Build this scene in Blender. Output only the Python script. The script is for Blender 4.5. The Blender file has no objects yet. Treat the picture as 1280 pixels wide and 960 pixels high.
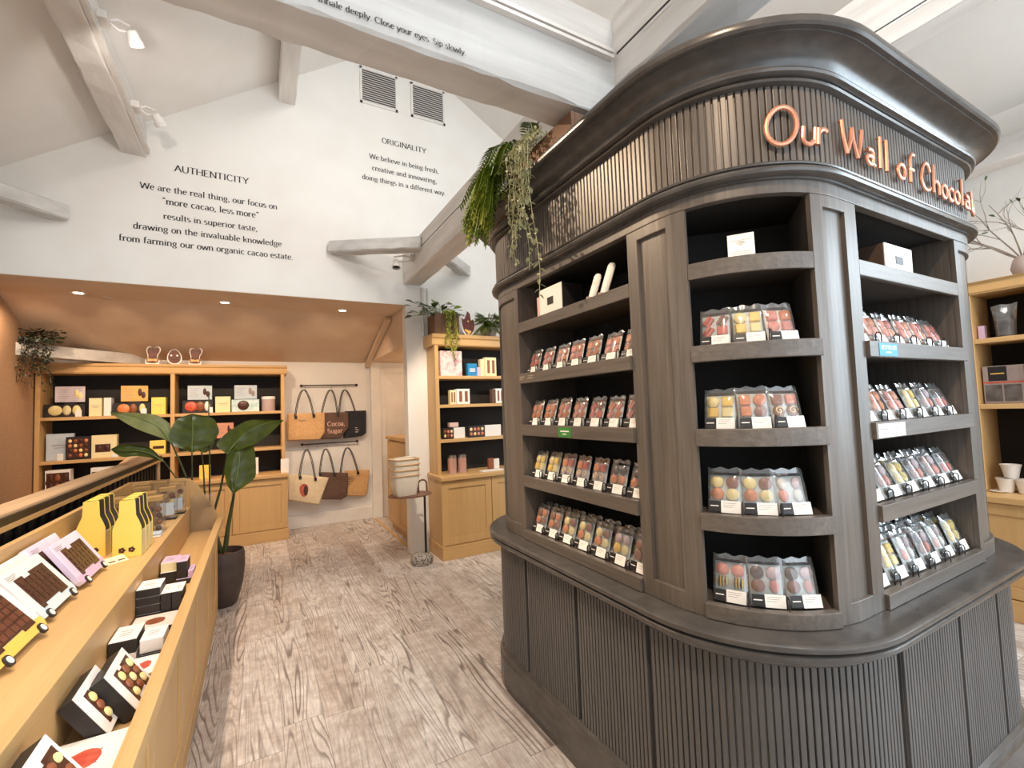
import bpy, math, random
from mathutils import Vector, Matrix
random.seed(7)
PI = math.pi
scn = bpy.context.scene
COL = scn.collection
R3 = math.radians

# ------------------------------------------------------------------ camera
F_PX = 572.88
YAW, PIT, ROL = 0.50545650, 0.05251248, -0.03616094
CAM = Vector((0, 0, 1.5))
_f = Vector((math.sin(YAW)*math.cos(PIT), math.cos(YAW)*math.cos(PIT), math.sin(PIT)))
_r = Vector((math.cos(YAW), -math.sin(YAW), 0)); _u = _r.cross(_f)
RT = math.cos(ROL)*_r + math.sin(ROL)*_u
UP = -math.sin(ROL)*_r + math.cos(ROL)*_u
cd = bpy.data.cameras.new('camera'); cam = bpy.data.objects.new('camera', cd); COL.objects.link(cam)
cd.sensor_width = 36; cd.lens = F_PX/1280*36; cd.clip_start = 0.02; cd.clip_end = 100
cam.matrix_world = Matrix(((RT.x, UP.x, -_f.x, 0), (RT.y, UP.y, -_f.y, 0), (RT.z, UP.z, -_f.z, 1.5), (0, 0, 0, 1)))
scn.camera = cam

def P(ax, v, x, y):
    """the point of the plane ax = v seen at photo pixel (x, y)"""
    d = RT*((x-640)/F_PX) - UP*((y-480)/F_PX) + _f
    i = 'XYZ'.index(ax)
    return CAM + d*((v-CAM[i])/d[i])

# ------------------------------------------------------------------ light and exposure
scn.view_settings.view_transform = 'Standard'; scn.view_settings.look = 'None'
scn.view_settings.exposure = 0.0; scn.view_settings.gamma = 1; scn.view_settings.use_curve_mapping = False
w = bpy.data.worlds.new('sky'); scn.world = w; w.use_nodes = True
w.node_tree.nodes['Background'].inputs[0].default_value = (0.90, 0.95, 1.0, 1)
w.node_tree.nodes['Background'].inputs[1].default_value = .88
try:
    scn.cycles.max_bounces = 8; scn.cycles.transparent_max_bounces = 16; scn.cycles.caustics_reflective = False; scn.cycles.caustics_refractive = False
    scn.cycles.sample_clamp_indirect = 6
except Exception: pass
WARM = (1.0, 0.74, 0.50)
def light(kind, loc, tgt, power, col=(1, 1, 1), size=0.1, angle=60, blend=0.6, size_y=None):
    d = bpy.data.lights.new('lamp_light', kind); o = bpy.data.objects.new('lamp_light', d); COL.objects.link(o)
    d.energy = power; d.color = col; o.location = loc
    if kind == 'AREA':
        d.size = size
        if size_y: d.shape = 'RECTANGLE'; d.size_y = size_y
    else: d.shadow_soft_size = size
    if kind == 'SPOT': d.spot_size = R3(angle); d.spot_blend = blend
    o.rotation_euler = (Vector(tgt)-Vector(loc)).to_track_quat('-Z', 'Y').to_euler()
    return o
# daylight through the glazed front behind the camera, and an added ridge light that brightens the gable
light('AREA', (2.4, -2.4, 1.9), (2.0, 2, 1.1), 95, (0.78, 0.90, 1.0), 4.0, size_y=2.6)
light('AREA', (4.6, -1.0, 1.9), (1.6, 1.0, 1.0), 165, (0.72, 0.88, 1.0), 1.6, size_y=2.2)
light('AREA', (1.3, 1.6, 5.35), (1.0, 2.2, 0), 230, (1.0, 0.98, 0.95), 1.2, size_y=4.5)

# ------------------------------------------------------------------ mesh helper
class MB:
    def __init__(s): s.v = []; s.f = []; s.m = []; s.sm = []
    def add(s, vs, fs, mi=0, smooth=False):
        b = len(s.v); s.v += [tuple(p) for p in vs]
        for f in fs: s.f.append([b+i for i in f]); s.m.append(mi); s.sm.append(smooth)
        return s
    def box(s, x0, x1, y0, y1, z0, z1, mi=0, M=None):
        vs = [Vector((x, y, z)) for z in (z0, z1) for y in (y0, y1) for x in (x0, x1)]
        if M: vs = [M @ p for p in vs]
        return s.add(vs, [(0, 2, 3, 1), (4, 5, 7, 6), (0, 1, 5, 4), (2, 6, 7, 3), (0, 4, 6, 2), (1, 3, 7, 5)], mi)
    def cbox(s, x0, x1, y0, y1, z0, z1, c=.002, mi=0, M=None):
        """a box with chamfered vertical and horizontal edges"""
        vs = []; idx = {}
        X, Y, Z = (x0, x1), (y0, y1), (z0, z1)
        sg = (1, -1)
        for k in range(2):
            for j in range(2):
                for i in range(2):
                    a, b, d = X[i], Y[j], Z[k]
                    idx[(i, j, k, 'x')] = len(vs); vs.append(Vector((a, b+sg[j]*c, d+sg[k]*c)))
                    idx[(i, j, k, 'y')] = len(vs); vs.append(Vector((a+sg[i]*c, b, d+sg[k]*c)))
                    idx[(i, j, k, 'z')] = len(vs); vs.append(Vector((a+sg[i]*c, b+sg[j]*c, d)))
        fs = []
        q = [(0, 0), (1, 0), (1, 1), (0, 1)]
        for i in range(2): fs.append([idx[(i, a, b, 'x')] for a, b in (q if i else q[::-1])])
        for j in range(2): fs.append([idx[(a, j, b, 'y')] for a, b in (q[::-1] if j else q)])
        for k in range(2): fs.append([idx[(a, b, k, 'z')] for a, b in (q if k else q[::-1])])
        for a in range(2):
            for b in range(2):
                fs.append([idx[(a, b, 0, 'x')], idx[(a, b, 0, 'y')], idx[(a, b, 1, 'y')], idx[(a, b, 1, 'x')]])
                fs.append([idx[(a, 0, b, 'x')], idx[(a, 0, b, 'z')], idx[(a, 1, b, 'z')], idx[(a, 1, b, 'x')]])
                fs.append([idx[(0, a, b, 'y')], idx[(0, a, b, 'z')], idx[(1, a, b, 'z')], idx[(1, a, b, 'y')]])
        for i in range(2):
            for j in range(2):
                for k in range(2): fs.append([idx[(i, j, k, t)] for t in 'xyz'])
        if M: vs = [M @ p for p in vs]
        return s.add(vs, fs, mi)
    def prism(s, pts, ax, a0, a1, mi=0, M=None):
        """extrude a 2D outline along axis ax: 'X' takes (y,z), 'Y' takes (x,z), 'Z' takes (x,y)"""
        def mk(p, a): return {'X': (a, p[0], p[1]), 'Y': (p[0], a, p[1]), 'Z': (p[0], p[1], a)}[ax]
        n = len(pts); vs = [Vector(mk(p, a)) for a in (a0, a1) for p in pts]
        if M: vs = [M @ p for p in vs]
        fs = [list(range(n))[::-1], list(range(n, 2*n))] + [(i, (i+1) % n, n+(i+1) % n, n+i) for i in range(n)]
        return s.add(vs, fs, mi)
    def tube(s, pts, r, seg=8, mi=0, closed=False, flat=1.0):
        pts = [Vector(p) for p in pts]; n = len(pts); rs = r if isinstance(r, (list, tuple)) else [r]*n
        vs = []; prev = None
        for i, p in enumerate(pts):
            if closed: t = pts[(i+1) % n]-pts[i-1]
            else: t = pts[min(i+1, n-1)]-pts[max(i-1, 0)]
            t = t.normalized() if t.length > 1e-9 else Vector((0, 0, 1))
            if prev is None:
                a = Vector((0, 0, 1)) if abs(t.z) < .9 else Vector((1, 0, 0)); u = t.cross(a).normalized()
            else:
                u = prev-t*prev.dot(t); u = u.normalized() if u.length > 1e-6 else t.orthogonal().normalized()
            prev = u; v = t.cross(u)
            for k in range(seg):
                a = 2*PI*k/seg; vs.append(p+u*(math.cos(a)*rs[i])+v*(math.sin(a)*rs[i]*flat))
        fs = []
        for i in range(n if closed else n-1):
            for k in range(seg):
                a, b = i*seg+k, i*seg+(k+1) % seg; c, d = ((i+1) % n)*seg+(k+1) % seg, ((i+1) % n)*seg+k
                fs.append((a, b, c, d))
        if not closed: fs += [tuple(range(seg))[::-1], tuple(range((n-1)*seg, n*seg))]
        return s.add(vs, fs, mi, True)
    def lathe(s, prof, seg=24, c=(0, 0, 0), mi=0, M=None, sx=1, sy=1, smooth=True):
        vs = [Vector((c[0]+r*sx*math.cos(2*PI*k/seg), c[1]+r*sy*math.sin(2*PI*k/seg), c[2]+z)) for r, z in prof for k in range(seg)]
        if M: vs = [M @ p for p in vs]
        fs = [(i*seg+k, i*seg+(k+1) % seg, (i+1)*seg+(k+1) % seg, (i+1)*seg+k) for i in range(len(prof)-1) for k in range(seg)]
        fs += [tuple(range(seg))[::-1], tuple(range((len(prof)-1)*seg, len(prof)*seg))]
        return s.add(vs, fs, mi, smooth)
    def ball(s, c, rx, ry, rz, seg=12, rings=7, mi=0, M=None):
        prof = [(max(1e-4, math.sin(PI*i/rings)), -math.cos(PI*i/rings)) for i in range(rings+1)]
        vs = [Vector((c[0]+r*rx*math.cos(2*PI*k/seg), c[1]+r*ry*math.sin(2*PI*k/seg), c[2]+z*rz)) for r, z in prof for k in range(seg)]
        if M: vs = [M @ p for p in vs]
        fs = [(i*seg+k, i*seg+(k+1) % seg, (i+1)*seg+(k+1) % seg, (i+1)*seg+k) for i in range(rings) for k in range(seg)]
        return s.add(vs, fs, mi, True)
    def grid(s, rows, mi=0, smooth=True):
        n = len(rows[0]); vs = [p for r in rows for p in r]
        fs = [(i*n+j, i*n+j+1, (i+1)*n+j+1, (i+1)*n+j) for i in range(len(rows)-1) for j in range(n-1)]
        return s.add(vs, fs, mi, smooth)
    def mesh(s, name, mats, T=None):
        me = bpy.data.meshes.new(name)
        vs = [T @ Vector(p) for p in s.v] if T is not None else s.v
        me.from_pydata([tuple(p) for p in vs], [], s.f)
        for m in (mats if isinstance(mats, (list, tuple)) else [mats]): me.materials.append(m)
        me.polygons.foreach_set('material_index', s.m); me.polygons.foreach_set('use_smooth', s.sm)
        me.validate(); me.update()
        if any(s.sm): me.set_sharp_from_angle(angle=R3(34))
        return me

WM = {}
def tag(o, label=None, cat=None, group=None, kind=None):
    if label: o['label'] = label
    if cat: o['category'] = cat
    if group: o['group'] = group
    if kind: o['kind'] = kind
    return o
def thing(name, label, cat, loc=(0, 0, 0), rot=(0, 0, 0), group=None):
    o = bpy.data.objects.new(name, None); COL.objects.link(o); o.empty_display_size = .05
    o.location = loc; o.rotation_euler = rot
    from mathutils import Euler
    WM[o.name] = Matrix.Translation(Vector(loc)) @ Euler(rot).to_matrix().to_4x4()
    return tag(o, label, cat, group)
def part(name, mb, mats, parent, local=False, label=None, mod=None):
    T = None if local else WM[parent.name].inverted()
    o = bpy.data.objects.new(name, mb.mesh(name, mats, T)); COL.objects.link(o); o.parent = parent
    WM[o.name] = WM[parent.name]
    if label: o['label'] = label
    if mod: bevel(o, mod)
    return o
def solo(name, mb, mats, label=None, cat=None, group=None, kind=None, mod=None):
    """a thing that is one mesh; its origin goes to the middle of its base"""
    xs = [p[0] for p in mb.v]; ys = [p[1] for p in mb.v]; zs = [p[2] for p in mb.v]
    c = Vector(((min(xs)+max(xs))/2, (min(ys)+max(ys))/2, min(zs)))
    o = bpy.data.objects.new(name, mb.mesh(name, mats, Matrix.Translation(-c))); COL.objects.link(o); o.location = c
    WM[o.name] = Matrix.Translation(c)
    if mod: bevel(o, mod)
    return tag(o, label, cat, group, kind)
def struct(name, mb, mats, label=None, mod=None): return solo(name, mb, mats, label, None, None, 'structure', mod)
def bevel(o, wd, seg=2):
    m = o.modifiers.new('edge', 'BEVEL'); m.width = wd; m.segments = seg; m.limit_method = 'ANGLE'; m.angle_limit = R3(40)
def dup(root, loc, rot, label, group=None, scale=None):
    r = root.copy(); COL.objects.link(r); r.location = loc; r.rotation_euler = rot; r['label'] = label
    if group: r['group'] = group
    if scale: r.scale = scale
    for ch in root.children:
        c = ch.copy(); COL.objects.link(c); c.parent = r
        for g in ch.children:
            d = g.copy(); COL.objects.link(d); d.parent = c
    return r

# ------------------------------------------------------------------ materials
MATS = {}
def srgb(r, g, b):
    f = lambda c: (c/255/12.92) if c/255 <= .04045 else ((c/255+.055)/1.055)**2.4
    return (f(r), f(g), f(b), 1)
def base(name, col, rough=.5, metal=0, **kw):
    if name in MATS: return MATS[name]
    m = bpy.data.materials.new(name); m.use_nodes = True
    b = m.node_tree.nodes['Principled BSDF']
    b.inputs['Base Color'].default_value = col; b.inputs['Roughness'].default_value = rough; b.inputs['Metallic'].default_value = metal
    for k, v in kw.items(): b.inputs[k].default_value = v
    MATS[name] = m; return m
def nodes(m): return m.node_tree.nodes, m.node_tree.links, m.node_tree.nodes['Principled BSDF']
def mottled(name, c1, c2, scale=8, rough=.6, bump=.0, stretch=(1, 1, 1), metal=0, detail=4, lo=.35, hi=.65, **kw):
    if name in MATS: return MATS[name]
    m = base(name, c1, rough, metal, **kw); N, L, b = nodes(m)
    tc = N.new('ShaderNodeTexCoord'); mp = N.new('ShaderNodeMapping'); mp.inputs['Scale'].default_value = stretch
    no = N.new('ShaderNodeTexNoise'); no.inputs['Scale'].default_value = scale; no.inputs['Detail'].default_value = detail
    cr = N.new('ShaderNodeValToRGB'); cr.color_ramp.elements[0].position = lo; cr.color_ramp.elements[1].position = hi
    cr.color_ramp.elements[0].color = c1; cr.color_ramp.elements[1].color = c2
    L.new(tc.outputs['Object'], mp.inputs[0]); L.new(mp.outputs[0], no.inputs['Vector']); L.new(no.outputs['Fac'], cr.inputs[0]); L.new(cr.outputs[0], b.inputs['Base Color'])
    if bump:
        bp = N.new('ShaderNodeBump'); bp.inputs['Strength'].default_value = bump; bp.inputs['Distance'].default_value = .01
        L.new(no.outputs['Fac'], bp.inputs['Height']); L.new(bp.outputs[0], b.inputs['Normal'])
    return m
def wood(name, c1, c2, c3, grain='Z', rough=.45, fine=60, bump=.15, spec=.5):
    if name in MATS: return MATS[name]
    m = base(name, c1, rough); N, L, b = nodes(m)
    b.inputs['Specular IOR Level'].default_value = spec
    tc = N.new('ShaderNodeTexCoord'); mp = N.new('ShaderNodeMapping')
    mp.inputs['Scale'].default_value = tuple(.045 if a == grain else 1 for a in 'XYZ')
    n1 = N.new('ShaderNodeTexNoise'); n1.inputs['Scale'].default_value = fine; n1.inputs['Detail'].default_value = 5; n1.inputs['Roughness'].default_value = .65
    n2 = N.new('ShaderNodeTexNoise'); n2.inputs['Scale'].default_value = fine*.13; n2.inputs['Detail'].default_value = 3
    cr = N.new('ShaderNodeValToRGB'); cr.color_ramp.elements[0].position = .3; cr.color_ramp.elements[1].position = .7
    cr.color_ramp.elements[0].color = c1; cr.color_ramp.elements[1].color = c2
    mx = N.new('ShaderNodeMixRGB'); mx.inputs[2].default_value = c3
    L.new(tc.outputs['Object'], mp.inputs[0]); L.new(mp.outputs[0], n1.inputs['Vector']); L.new(mp.outputs[0], n2.inputs['Vector'])
    L.new(n1.outputs['Fac'], cr.inputs[0]); L.new(cr.outputs[0], mx.inputs[1]); L.new(n2.outputs['Fac'], mx.inputs[0]); L.new(mx.outputs[0], b.inputs['Base Color'])
    bp = N.new('ShaderNodeBump'); bp.inputs['Strength'].default_value = bump; bp.inputs['Distance'].default_value = .003
    L.new(n1.outputs['Fac'], bp.inputs['Height']); L.new(bp.outputs[0], b.inputs['Normal'])
    return m
OAK = {a: wood('oak_'+a, srgb(208, 168, 112), srgb(222, 184, 128), srgb(194, 152, 98), a, .45) for a in 'XYZ'}
KW = {a: wood('stained_wood_'+a, srgb(88, 81, 75), srgb(126, 117, 109), srgb(76, 70, 65), a, .40, 70, .15) for a in 'XYZ'}
KWB = wood('stained_reeds', srgb(80, 78, 77), srgb(98, 96, 95), srgb(70, 68, 67), 'Z', .36, 70, .1)
KWS = mottled('stained_molding', srgb(68, 65, 63), srgb(80, 76, 73), 14, .27, stretch=(1, 1, 3))
BLACK = mottled('black_panel', srgb(30, 28, 27), srgb(36, 33, 31), 6, .75)
WALL = mottled('white_plaster', srgb(236, 232, 226), srgb(240, 237, 232), 3, .9, .02)
CEIL = mottled('ceiling_plaster', srgb(234, 229, 223), srgb(238, 234, 229), 3, .92, .02)
ALC = mottled('warm_plaster', srgb(222, 196, 168), srgb(228, 204, 178), 4, .9, .03)
TAUPE = mottled('taupe_wallcovering', srgb(176, 140, 108), srgb(190, 152, 118), 60, .85, .15)
WBEAM = mottled('whitewashed_timber', srgb(212, 209, 205), srgb(188, 184, 179), 9, .75, .5, (.12, 1, 1.6), lo=.38, hi=.72, detail=7)
WBEAMY = mottled('whitewashed_timber_rough', srgb(228, 223, 218), srgb(206, 200, 194), 9, .75, .5, (1, .14, 1.5), lo=.38, hi=.72, detail=7)
WTRIM = mottled('white_trim', srgb(238, 234, 228), srgb(230, 226, 220), 5, .45)
WHITE = mottled('white_card', srgb(240, 236, 230), srgb(234, 230, 224), 10, .55)
CREAM = mottled('cream_card', srgb(240, 226, 180), srgb(234, 218, 168), 10, .55)
INK = mottled('black_ink', srgb(40, 36, 36), srgb(52, 48, 47), 30, .6)
BLK = mottled('black_card', srgb(34, 31, 31), srgb(44, 40, 39), 20, .45)
DARKMETAL = mottled('dark_metal', srgb(46, 40, 38), srgb(58, 50, 46), 20, .4, metal=.6)
STEEL = mottled('brushed_steel', srgb(190, 186, 180), srgb(170, 166, 160), 20, .3, metal=1)
COPPER = mottled('copper', srgb(222, 158, 128), srgb(202, 138, 110), 18, .38, metal=.7)
PAINTW = mottled('white_enamel', srgb(228, 222, 216), srgb(220, 214, 208), 12, .35)
DCHOC = mottled('dark_chocolate', srgb(62, 34, 24), srgb(86, 48, 34), 40, .35)
MCHOC = mottled('milk_chocolate', srgb(128, 72, 44), srgb(152, 90, 58), 40, .38)
CARA = mottled('caramel', srgb(206, 116, 60), srgb(226, 142, 84), 40, .4)
WCHOC = mottled('white_chocolate', srgb(246, 232, 176), srgb(238, 216, 140), 40, .4)
YCHOC = mottled('lemon_chocolate', srgb(244, 210, 96), srgb(236, 190, 70), 40, .4)
PCHOC = mottled('pink_chocolate', srgb(232, 160, 140), srgb(214, 122, 106), 40, .4)
RCHOC = mottled('red_chocolate', srgb(190, 70, 52), srgb(212, 104, 78), 40, .4)
LCHOC = mottled('lilac_chocolate', srgb(206, 186, 190), srgb(190, 160, 168), 40, .4)
def film(name, tint=(1, 1, 1, 1), haze=.12, gloss=.25, rough=.12):
    if name in MATS: return MATS[name]
    m = bpy.data.materials.new(name); m.use_nodes = True; N = m.node_tree.nodes; L = m.node_tree.links; N.clear()
    o = N.new('ShaderNodeOutputMaterial'); t = N.new('ShaderNodeBsdfTransparent'); g = N.new('ShaderNodeBsdfGlossy'); d = N.new('ShaderNodeBsdfDiffuse')
    t.inputs[0].default_value = tint; g.inputs['Roughness'].default_value = rough; d.inputs[0].default_value = (.85, .87, .87, 1)
    lw = N.new('ShaderNodeLayerWeight'); lw.inputs[0].default_value = .35
    mu = N.new('ShaderNodeMath'); mu.operation = 'MULTIPLY_ADD'; mu.inputs[1].default_value = .6; mu.inputs[2].default_value = gloss*.35
    L.new(lw.outputs['Fresnel'], mu.inputs[0])
    m1 = N.new('ShaderNodeMixShader'); m1.inputs[0].default_value = haze; L.new(t.outputs[0], m1.inputs[1]); L.new(d.outputs[0], m1.inputs[2])
    m2 = N.new('ShaderNodeMixShader'); L.new(mu.outputs[0], m2.inputs[0]); L.new(m1.outputs[0], m2.inputs[1]); L.new(g.outputs[0], m2.inputs[2])
    L.new(m2.outputs[0], o.inputs[0]); MATS[name] = m; return m
FILM = film('clear_film', haze=.07, gloss=.2); ACRYL = film('clear_acrylic', (.98, .97, .95, 1), .05, .2, .05)
def glow(name, col, s):
    if name in MATS: return MATS[name]
    m = base(name, (0, 0, 0, 1)); N, L, b = nodes(m)
    b.inputs['Emission Color'].default_value = col; b.inputs['Emission Strength'].default_value = s; return m

def floor_mat():
    m = base('weathered_pine_boards', (1, 1, 1, 1), .42); N, L, b = nodes(m)
    tc = N.new('ShaderNodeTexCoord'); sp = N.new('ShaderNodeSeparateXYZ'); L.new(tc.outputs['Object'], sp.inputs[0])
    def mt(op, a, bb=None, c=None):
        n = N.new('ShaderNodeMath'); n.operation = op
        for i, v in enumerate((a, bb, c)):
            if v is None: continue
            if isinstance(v, (int, float)): n.inputs[i].default_value = v
            else: L.new(v, n.inputs[i])
        return n.outputs[0]
    PW = .185
    row = mt('FLOOR', mt('DIVIDE', sp.outputs[0], PW))
    wn = N.new('ShaderNodeTexWhiteNoise'); wn.noise_dimensions = '1D'; L.new(row, wn.inputs['W'])
    yoff = mt('ADD', sp.outputs[1], mt('MULTIPLY', wn.outputs['Value'], 1.3))
    cell = mt('FLOOR', mt('DIVIDE', yoff, 1.25))
    wn2 = N.new('ShaderNodeTexWhiteNoise'); wn2.noise_dimensions = '2D'
    cv = N.new('ShaderNodeCombineXYZ'); L.new(row, cv.inputs[0]); L.new(cell, cv.inputs[1]); L.new(cv.outputs[0], wn2.inputs['Vector'])
    pid = wn2.outputs['Value']
    # cathedral grain: contour lines of a stretched noise, shifted board by board
    gv = N.new('ShaderNodeCombineXYZ'); L.new(sp.outputs[0], gv.inputs[0]); L.new(mt('MULTIPLY', yoff, .075), gv.inputs[1]); L.new(mt('MULTIPLY', pid, 37.0), gv.inputs[2])
    n1 = N.new('ShaderNodeTexNoise'); n1.inputs['Scale'].default_value = 6.0; n1.inputs['Detail'].default_value = 2; n1.inputs['Roughness'].default_value = .4; n1.inputs['Distortion'].default_value = .5; L.new(gv.outputs[0], n1.inputs['Vector'])
    ring = mt('FRACT', mt('MULTIPLY', n1.outputs['Fac'], 20.0))
    ln = N.new('ShaderNodeValToRGB'); e = ln.color_ramp.elements
    e[0].position = 0; e[0].color = (1, 1, 1, 1); e[1].position = .3; e[1].color = (0, 0, 0, 1)
    x = ln.color_ramp.elements.new(.10); x.color = (.9, .9, .9, 1); x = ln.color_ramp.elements.new(.9); x.color = (0, 0, 0, 1); x = ln.color_ramp.elements.new(.99); x.color = (.8, .8, .8, 1)
    L.new(ring, ln.inputs[0])
    n2 = N.new('ShaderNodeTexNoise'); n2.inputs['Scale'].default_value = 3.2; n2.inputs['Detail'].default_value = 4
    L.new(gv.outputs[0], n2.inputs['Vector'])
    wear = N.new('ShaderNodeMapRange'); wear.inputs[1].default_value = .36; wear.inputs[2].default_value = .62; L.new(n2.outputs['Fac'], wear.inputs[0])
    # fine streaks and specks
    sv = N.new('ShaderNodeCombineXYZ'); L.new(sp.outputs[0], sv.inputs[0]); L.new(mt('MULTIPLY', sp.outputs[1], .06), sv.inputs[1]); L.new(pid, sv.inputs[2])
    n3 = N.new('ShaderNodeTexNoise'); n3.inputs['Scale'].default_value = 130; n3.inputs['Detail'].default_value = 3; L.new(sv.outputs[0], n3.inputs['Vector'])
    n4 = N.new('ShaderNodeTexNoise'); n4.inputs['Scale'].default_value = 9; n4.inputs['Detail'].default_value = 6; n4.inputs['Roughness'].default_value = .7; L.new(tc.outputs['Object'], n4.inputs['Vector'])
    c1 = N.new('ShaderNodeValToRGB'); c1.color_ramp.elements[0].position = .3; c1.color_ramp.elements[1].position = .7
    c1.color_ramp.elements[0].color = srgb(206, 199, 194); c1.color_ramp.elements[1].color = srgb(244, 239, 235)
    L.new(n3.outputs['Fac'], c1.inputs[0])
    mx0 = N.new('ShaderNodeMixRGB'); mx0.blend_type = 'MULTIPLY'; mx0.inputs[0].default_value = .8
    c2 = N.new('ShaderNodeValToRGB'); c2.color_ramp.elements[0].position = .33; c2.color_ramp.elements[1].position = .6
    c2.color_ramp.elements[0].color = srgb(202, 190, 182); c2.color_ramp.elements[1].color = (1, 1, 1, 1)
    L.new(n4.outputs['Fac'], c2.inputs[0]); L.new(c1.outputs[0], mx0.inputs[1]); L.new(c2.outputs[0], mx0.inputs[2])
    hv = N.new('ShaderNodeMixRGB'); hv.blend_type = 'MULTIPLY'; hv.inputs[0].default_value = 1
    tone = N.new('ShaderNodeValToRGB'); tone.color_ramp.elements[0].color = srgb(226, 218, 212); tone.color_ramp.elements[1].color = (1, 1, 1, 1); L.new(pid, tone.inputs[0])
    L.new(mx0.outputs[0], hv.inputs[1]); L.new(tone.outputs[0], hv.inputs[2])
    mx1 = N.new('ShaderNodeMixRGB'); mx1.inputs[2].default_value = srgb(92, 76, 68)
    L.new(hv.outputs[0], mx1.inputs[1]); L.new(mt('MULTIPLY', mt('MULTIPLY', ln.outputs[0], wear.outputs[0]), .85), mx1.inputs[0])
    # board joints
    fx = mt('FRACT', mt('DIVIDE', sp.outputs[0], PW)); fy = mt('FRACT', mt('DIVIDE', yoff, 1.25))
    jx = mt('LESS_THAN', fx, .016); jy = mt('LESS_THAN', fy, .0035)
    mx2 = N.new('ShaderNodeMixRGB'); mx2.inputs[2].default_value = srgb(110, 96, 88)
    L.new(mx1.outputs[0], mx2.inputs[1]); L.new(mt('MULTIPLY', mt('MAXIMUM', jx, jy), .6), mx2.inputs[0])
    L.new(mx2.outputs[0], b.inputs['Base Color'])
    bp = N.new('ShaderNodeBump'); bp.inputs['Strength'].default_value = .25; bp.inputs['Distance'].default_value = .002; bp.invert = True
    L.new(ln.outputs[0], bp.inputs['Height']); L.new(bp.outputs[0], b.inputs['Normal'])
    return m
FLOOR = floor_mat()

# ------------------------------------------------------------------ the room
YG, ZS, YB = 4.85, 2.655, 6.85
struct('floor', MB().box(-2.6, 5.0, -3.0, 7.0, -.06, 0), FLOOR)
def roofL(x): return 5.2+.68*(x-.8)
def roofR(x): return 5.18-.61*(x-2.117)
XR = 1.41
g = MB(); g.prism([(-2.3, ZS+.004), (1.40, ZS+.004), (1.40, 0), (4.9, 0), (4.9, roofR(4.9)+.03), (XR, roofL(XR)+.03), (-2.3, roofL(-2.3)+.03)], 'Y', YG, YG+.14)
struct('wall_back', g, WALL, 'tall white gable wall with black lettering')
struct('wall_alcove', MB().box(-2.3, 3.0, YB, YB+.1, 0, 2.7), WALL, 'low white wall behind the tote bags')
g = MB(); g.prism([(-1.90, YG), (-2.06, YB), (-2.2, YB), (-2.2, YG)], 'Z', 0, 2.7)
struct('wall_left', g, TAUPE, 'taupe wallcovering at the alcove side')
struct('wall_stair', MB().box(-2.4, -2.25, -3.0, YG, 0, 3.3), WALL)
struct('wall_right', MB().box(4.8, 4.9, -3.0, YG, 0, 3.6), WALL)
g = MB(); g.prism([(-2.4, roofL(-2.4)), (XR, roofL(XR)), (4.95, roofR(4.95)), (4.95, roofR(4.95)+.12), (XR, roofL(XR)+.12), (-2.4, roofL(-2.4)+.12)], 'Y', -3.0, YG+.14)
struct('ceiling', g, CEIL, 'white sloping roof lining')
g = MB(); g.prism([(YG+.0005, ZS), (5.5, ZS), (YB+.05, 2.215), (YB+.05, 2.75), (YG+.15, 2.75), (YG+.15, ZS+.003), (YG+.0005, ZS+.003)], 'X', -2.2, 1.399)
struct('ceiling_alcove', g, ALC, 'low warm ceiling that slopes down to the shelves')
g = MB(); g.box(1.41, 3.0, YG+.14, YB+.05, 2.24, 2.75); struct('ceiling_passage', g, ALC)
struct('wall_passage', MB().box(2.9, 3.0, YG+.14, YB, 0, 2.3), ALC)
g = MB(); g.box(1.42, 1.56, YB-.07, YB, 0, 2.24); struct('trim_1', g, WTRIM, 'pale upright casing beside the tote bags', mod=.006)
g = MB(); g.prism([(5.5, ZS), (6.79, 2.21), (6.79, 2.16), (5.46, 2.61)], 'X', 1.34, 1.40); struct('trim_2', g, ALC)
g = MB(); g.box(1.64, 2.36, YB-.03, YB, 0, 2.08); g.box(1.56, 1.64, YB-.045, YB, 0, 2.16); g.box(2.36, 2.44, YB-.045, YB, 0, 2.16); g.box(1.64, 2.36, YB-.045, YB, 2.08, 2.16)
struct('door_1', g, WTRIM, 'plain pale door at the end of the passage', mod=.004)
g = MB(); g.box(.31, 1.42, YB-.012, YB, 0, .17); struct('baseboard_back', g, WTRIM, mod=.004)
g = MB(); g.box(1.425, 1.46, 4.99, 6.75, 0.0, .006); struct('trim_3', g, OAK['Y'], 'oak threshold strip in the floor')

# timbers: uneven, whitewashed, edges chipped
def timber(name, p0, p1, w, h, mat, label, n=26, wob=.008, kind='structure', chip=.012):
    """a hewn beam; p0, p1 run along the middle of its underside"""
    p0, p1 = Vector(p0), Vector(p1); t = (p1-p0).normalized(); sd = t.cross(Vector((0, 0, 1))).normalized(); up = sd.cross(t)
    rows = []
    for i in range(n+1):
        c = p0.lerp(p1, i/n); r = lambda: random.uniform(-wob, wob)
        ch = chip*(.4+random.random())
        ring = [(-w/2+ch, r()*.5), (w/2-ch, r()*.5), (w/2+r()*.4, ch), (w/2, h*.5), (w/2, h-.01), (w/2-.01, h), (-w/2+.01, h), (-w/2, h-.01), (-w/2, h*.5), (-w/2+r()*.4, ch)]
        rows.append([c+sd*a+up*b for a, b in ring])
    k = len(rows[0]); mb = MB()
    fs = [(i*k+j, i*k+(j+1) % k, (i+1)*k+(j+1) % k, (i+1)*k+j) for i in range(n) for j in range(k)]
    fs += [tuple(range(k))[::-1], tuple(range(n*k, (n+1)*k))]
    mb.add([p for r in rows for p in r], fs)
    return struct(name, mb, mat, label)
timber('ceiling_beam', (1.38+.1, -2.6, 2.885), (1.38+.1, YG, 2.885), .20, .34, WBEAMY, 'whitewashed tie beam running over the dark kiosk to the gable wall', 60)
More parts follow.
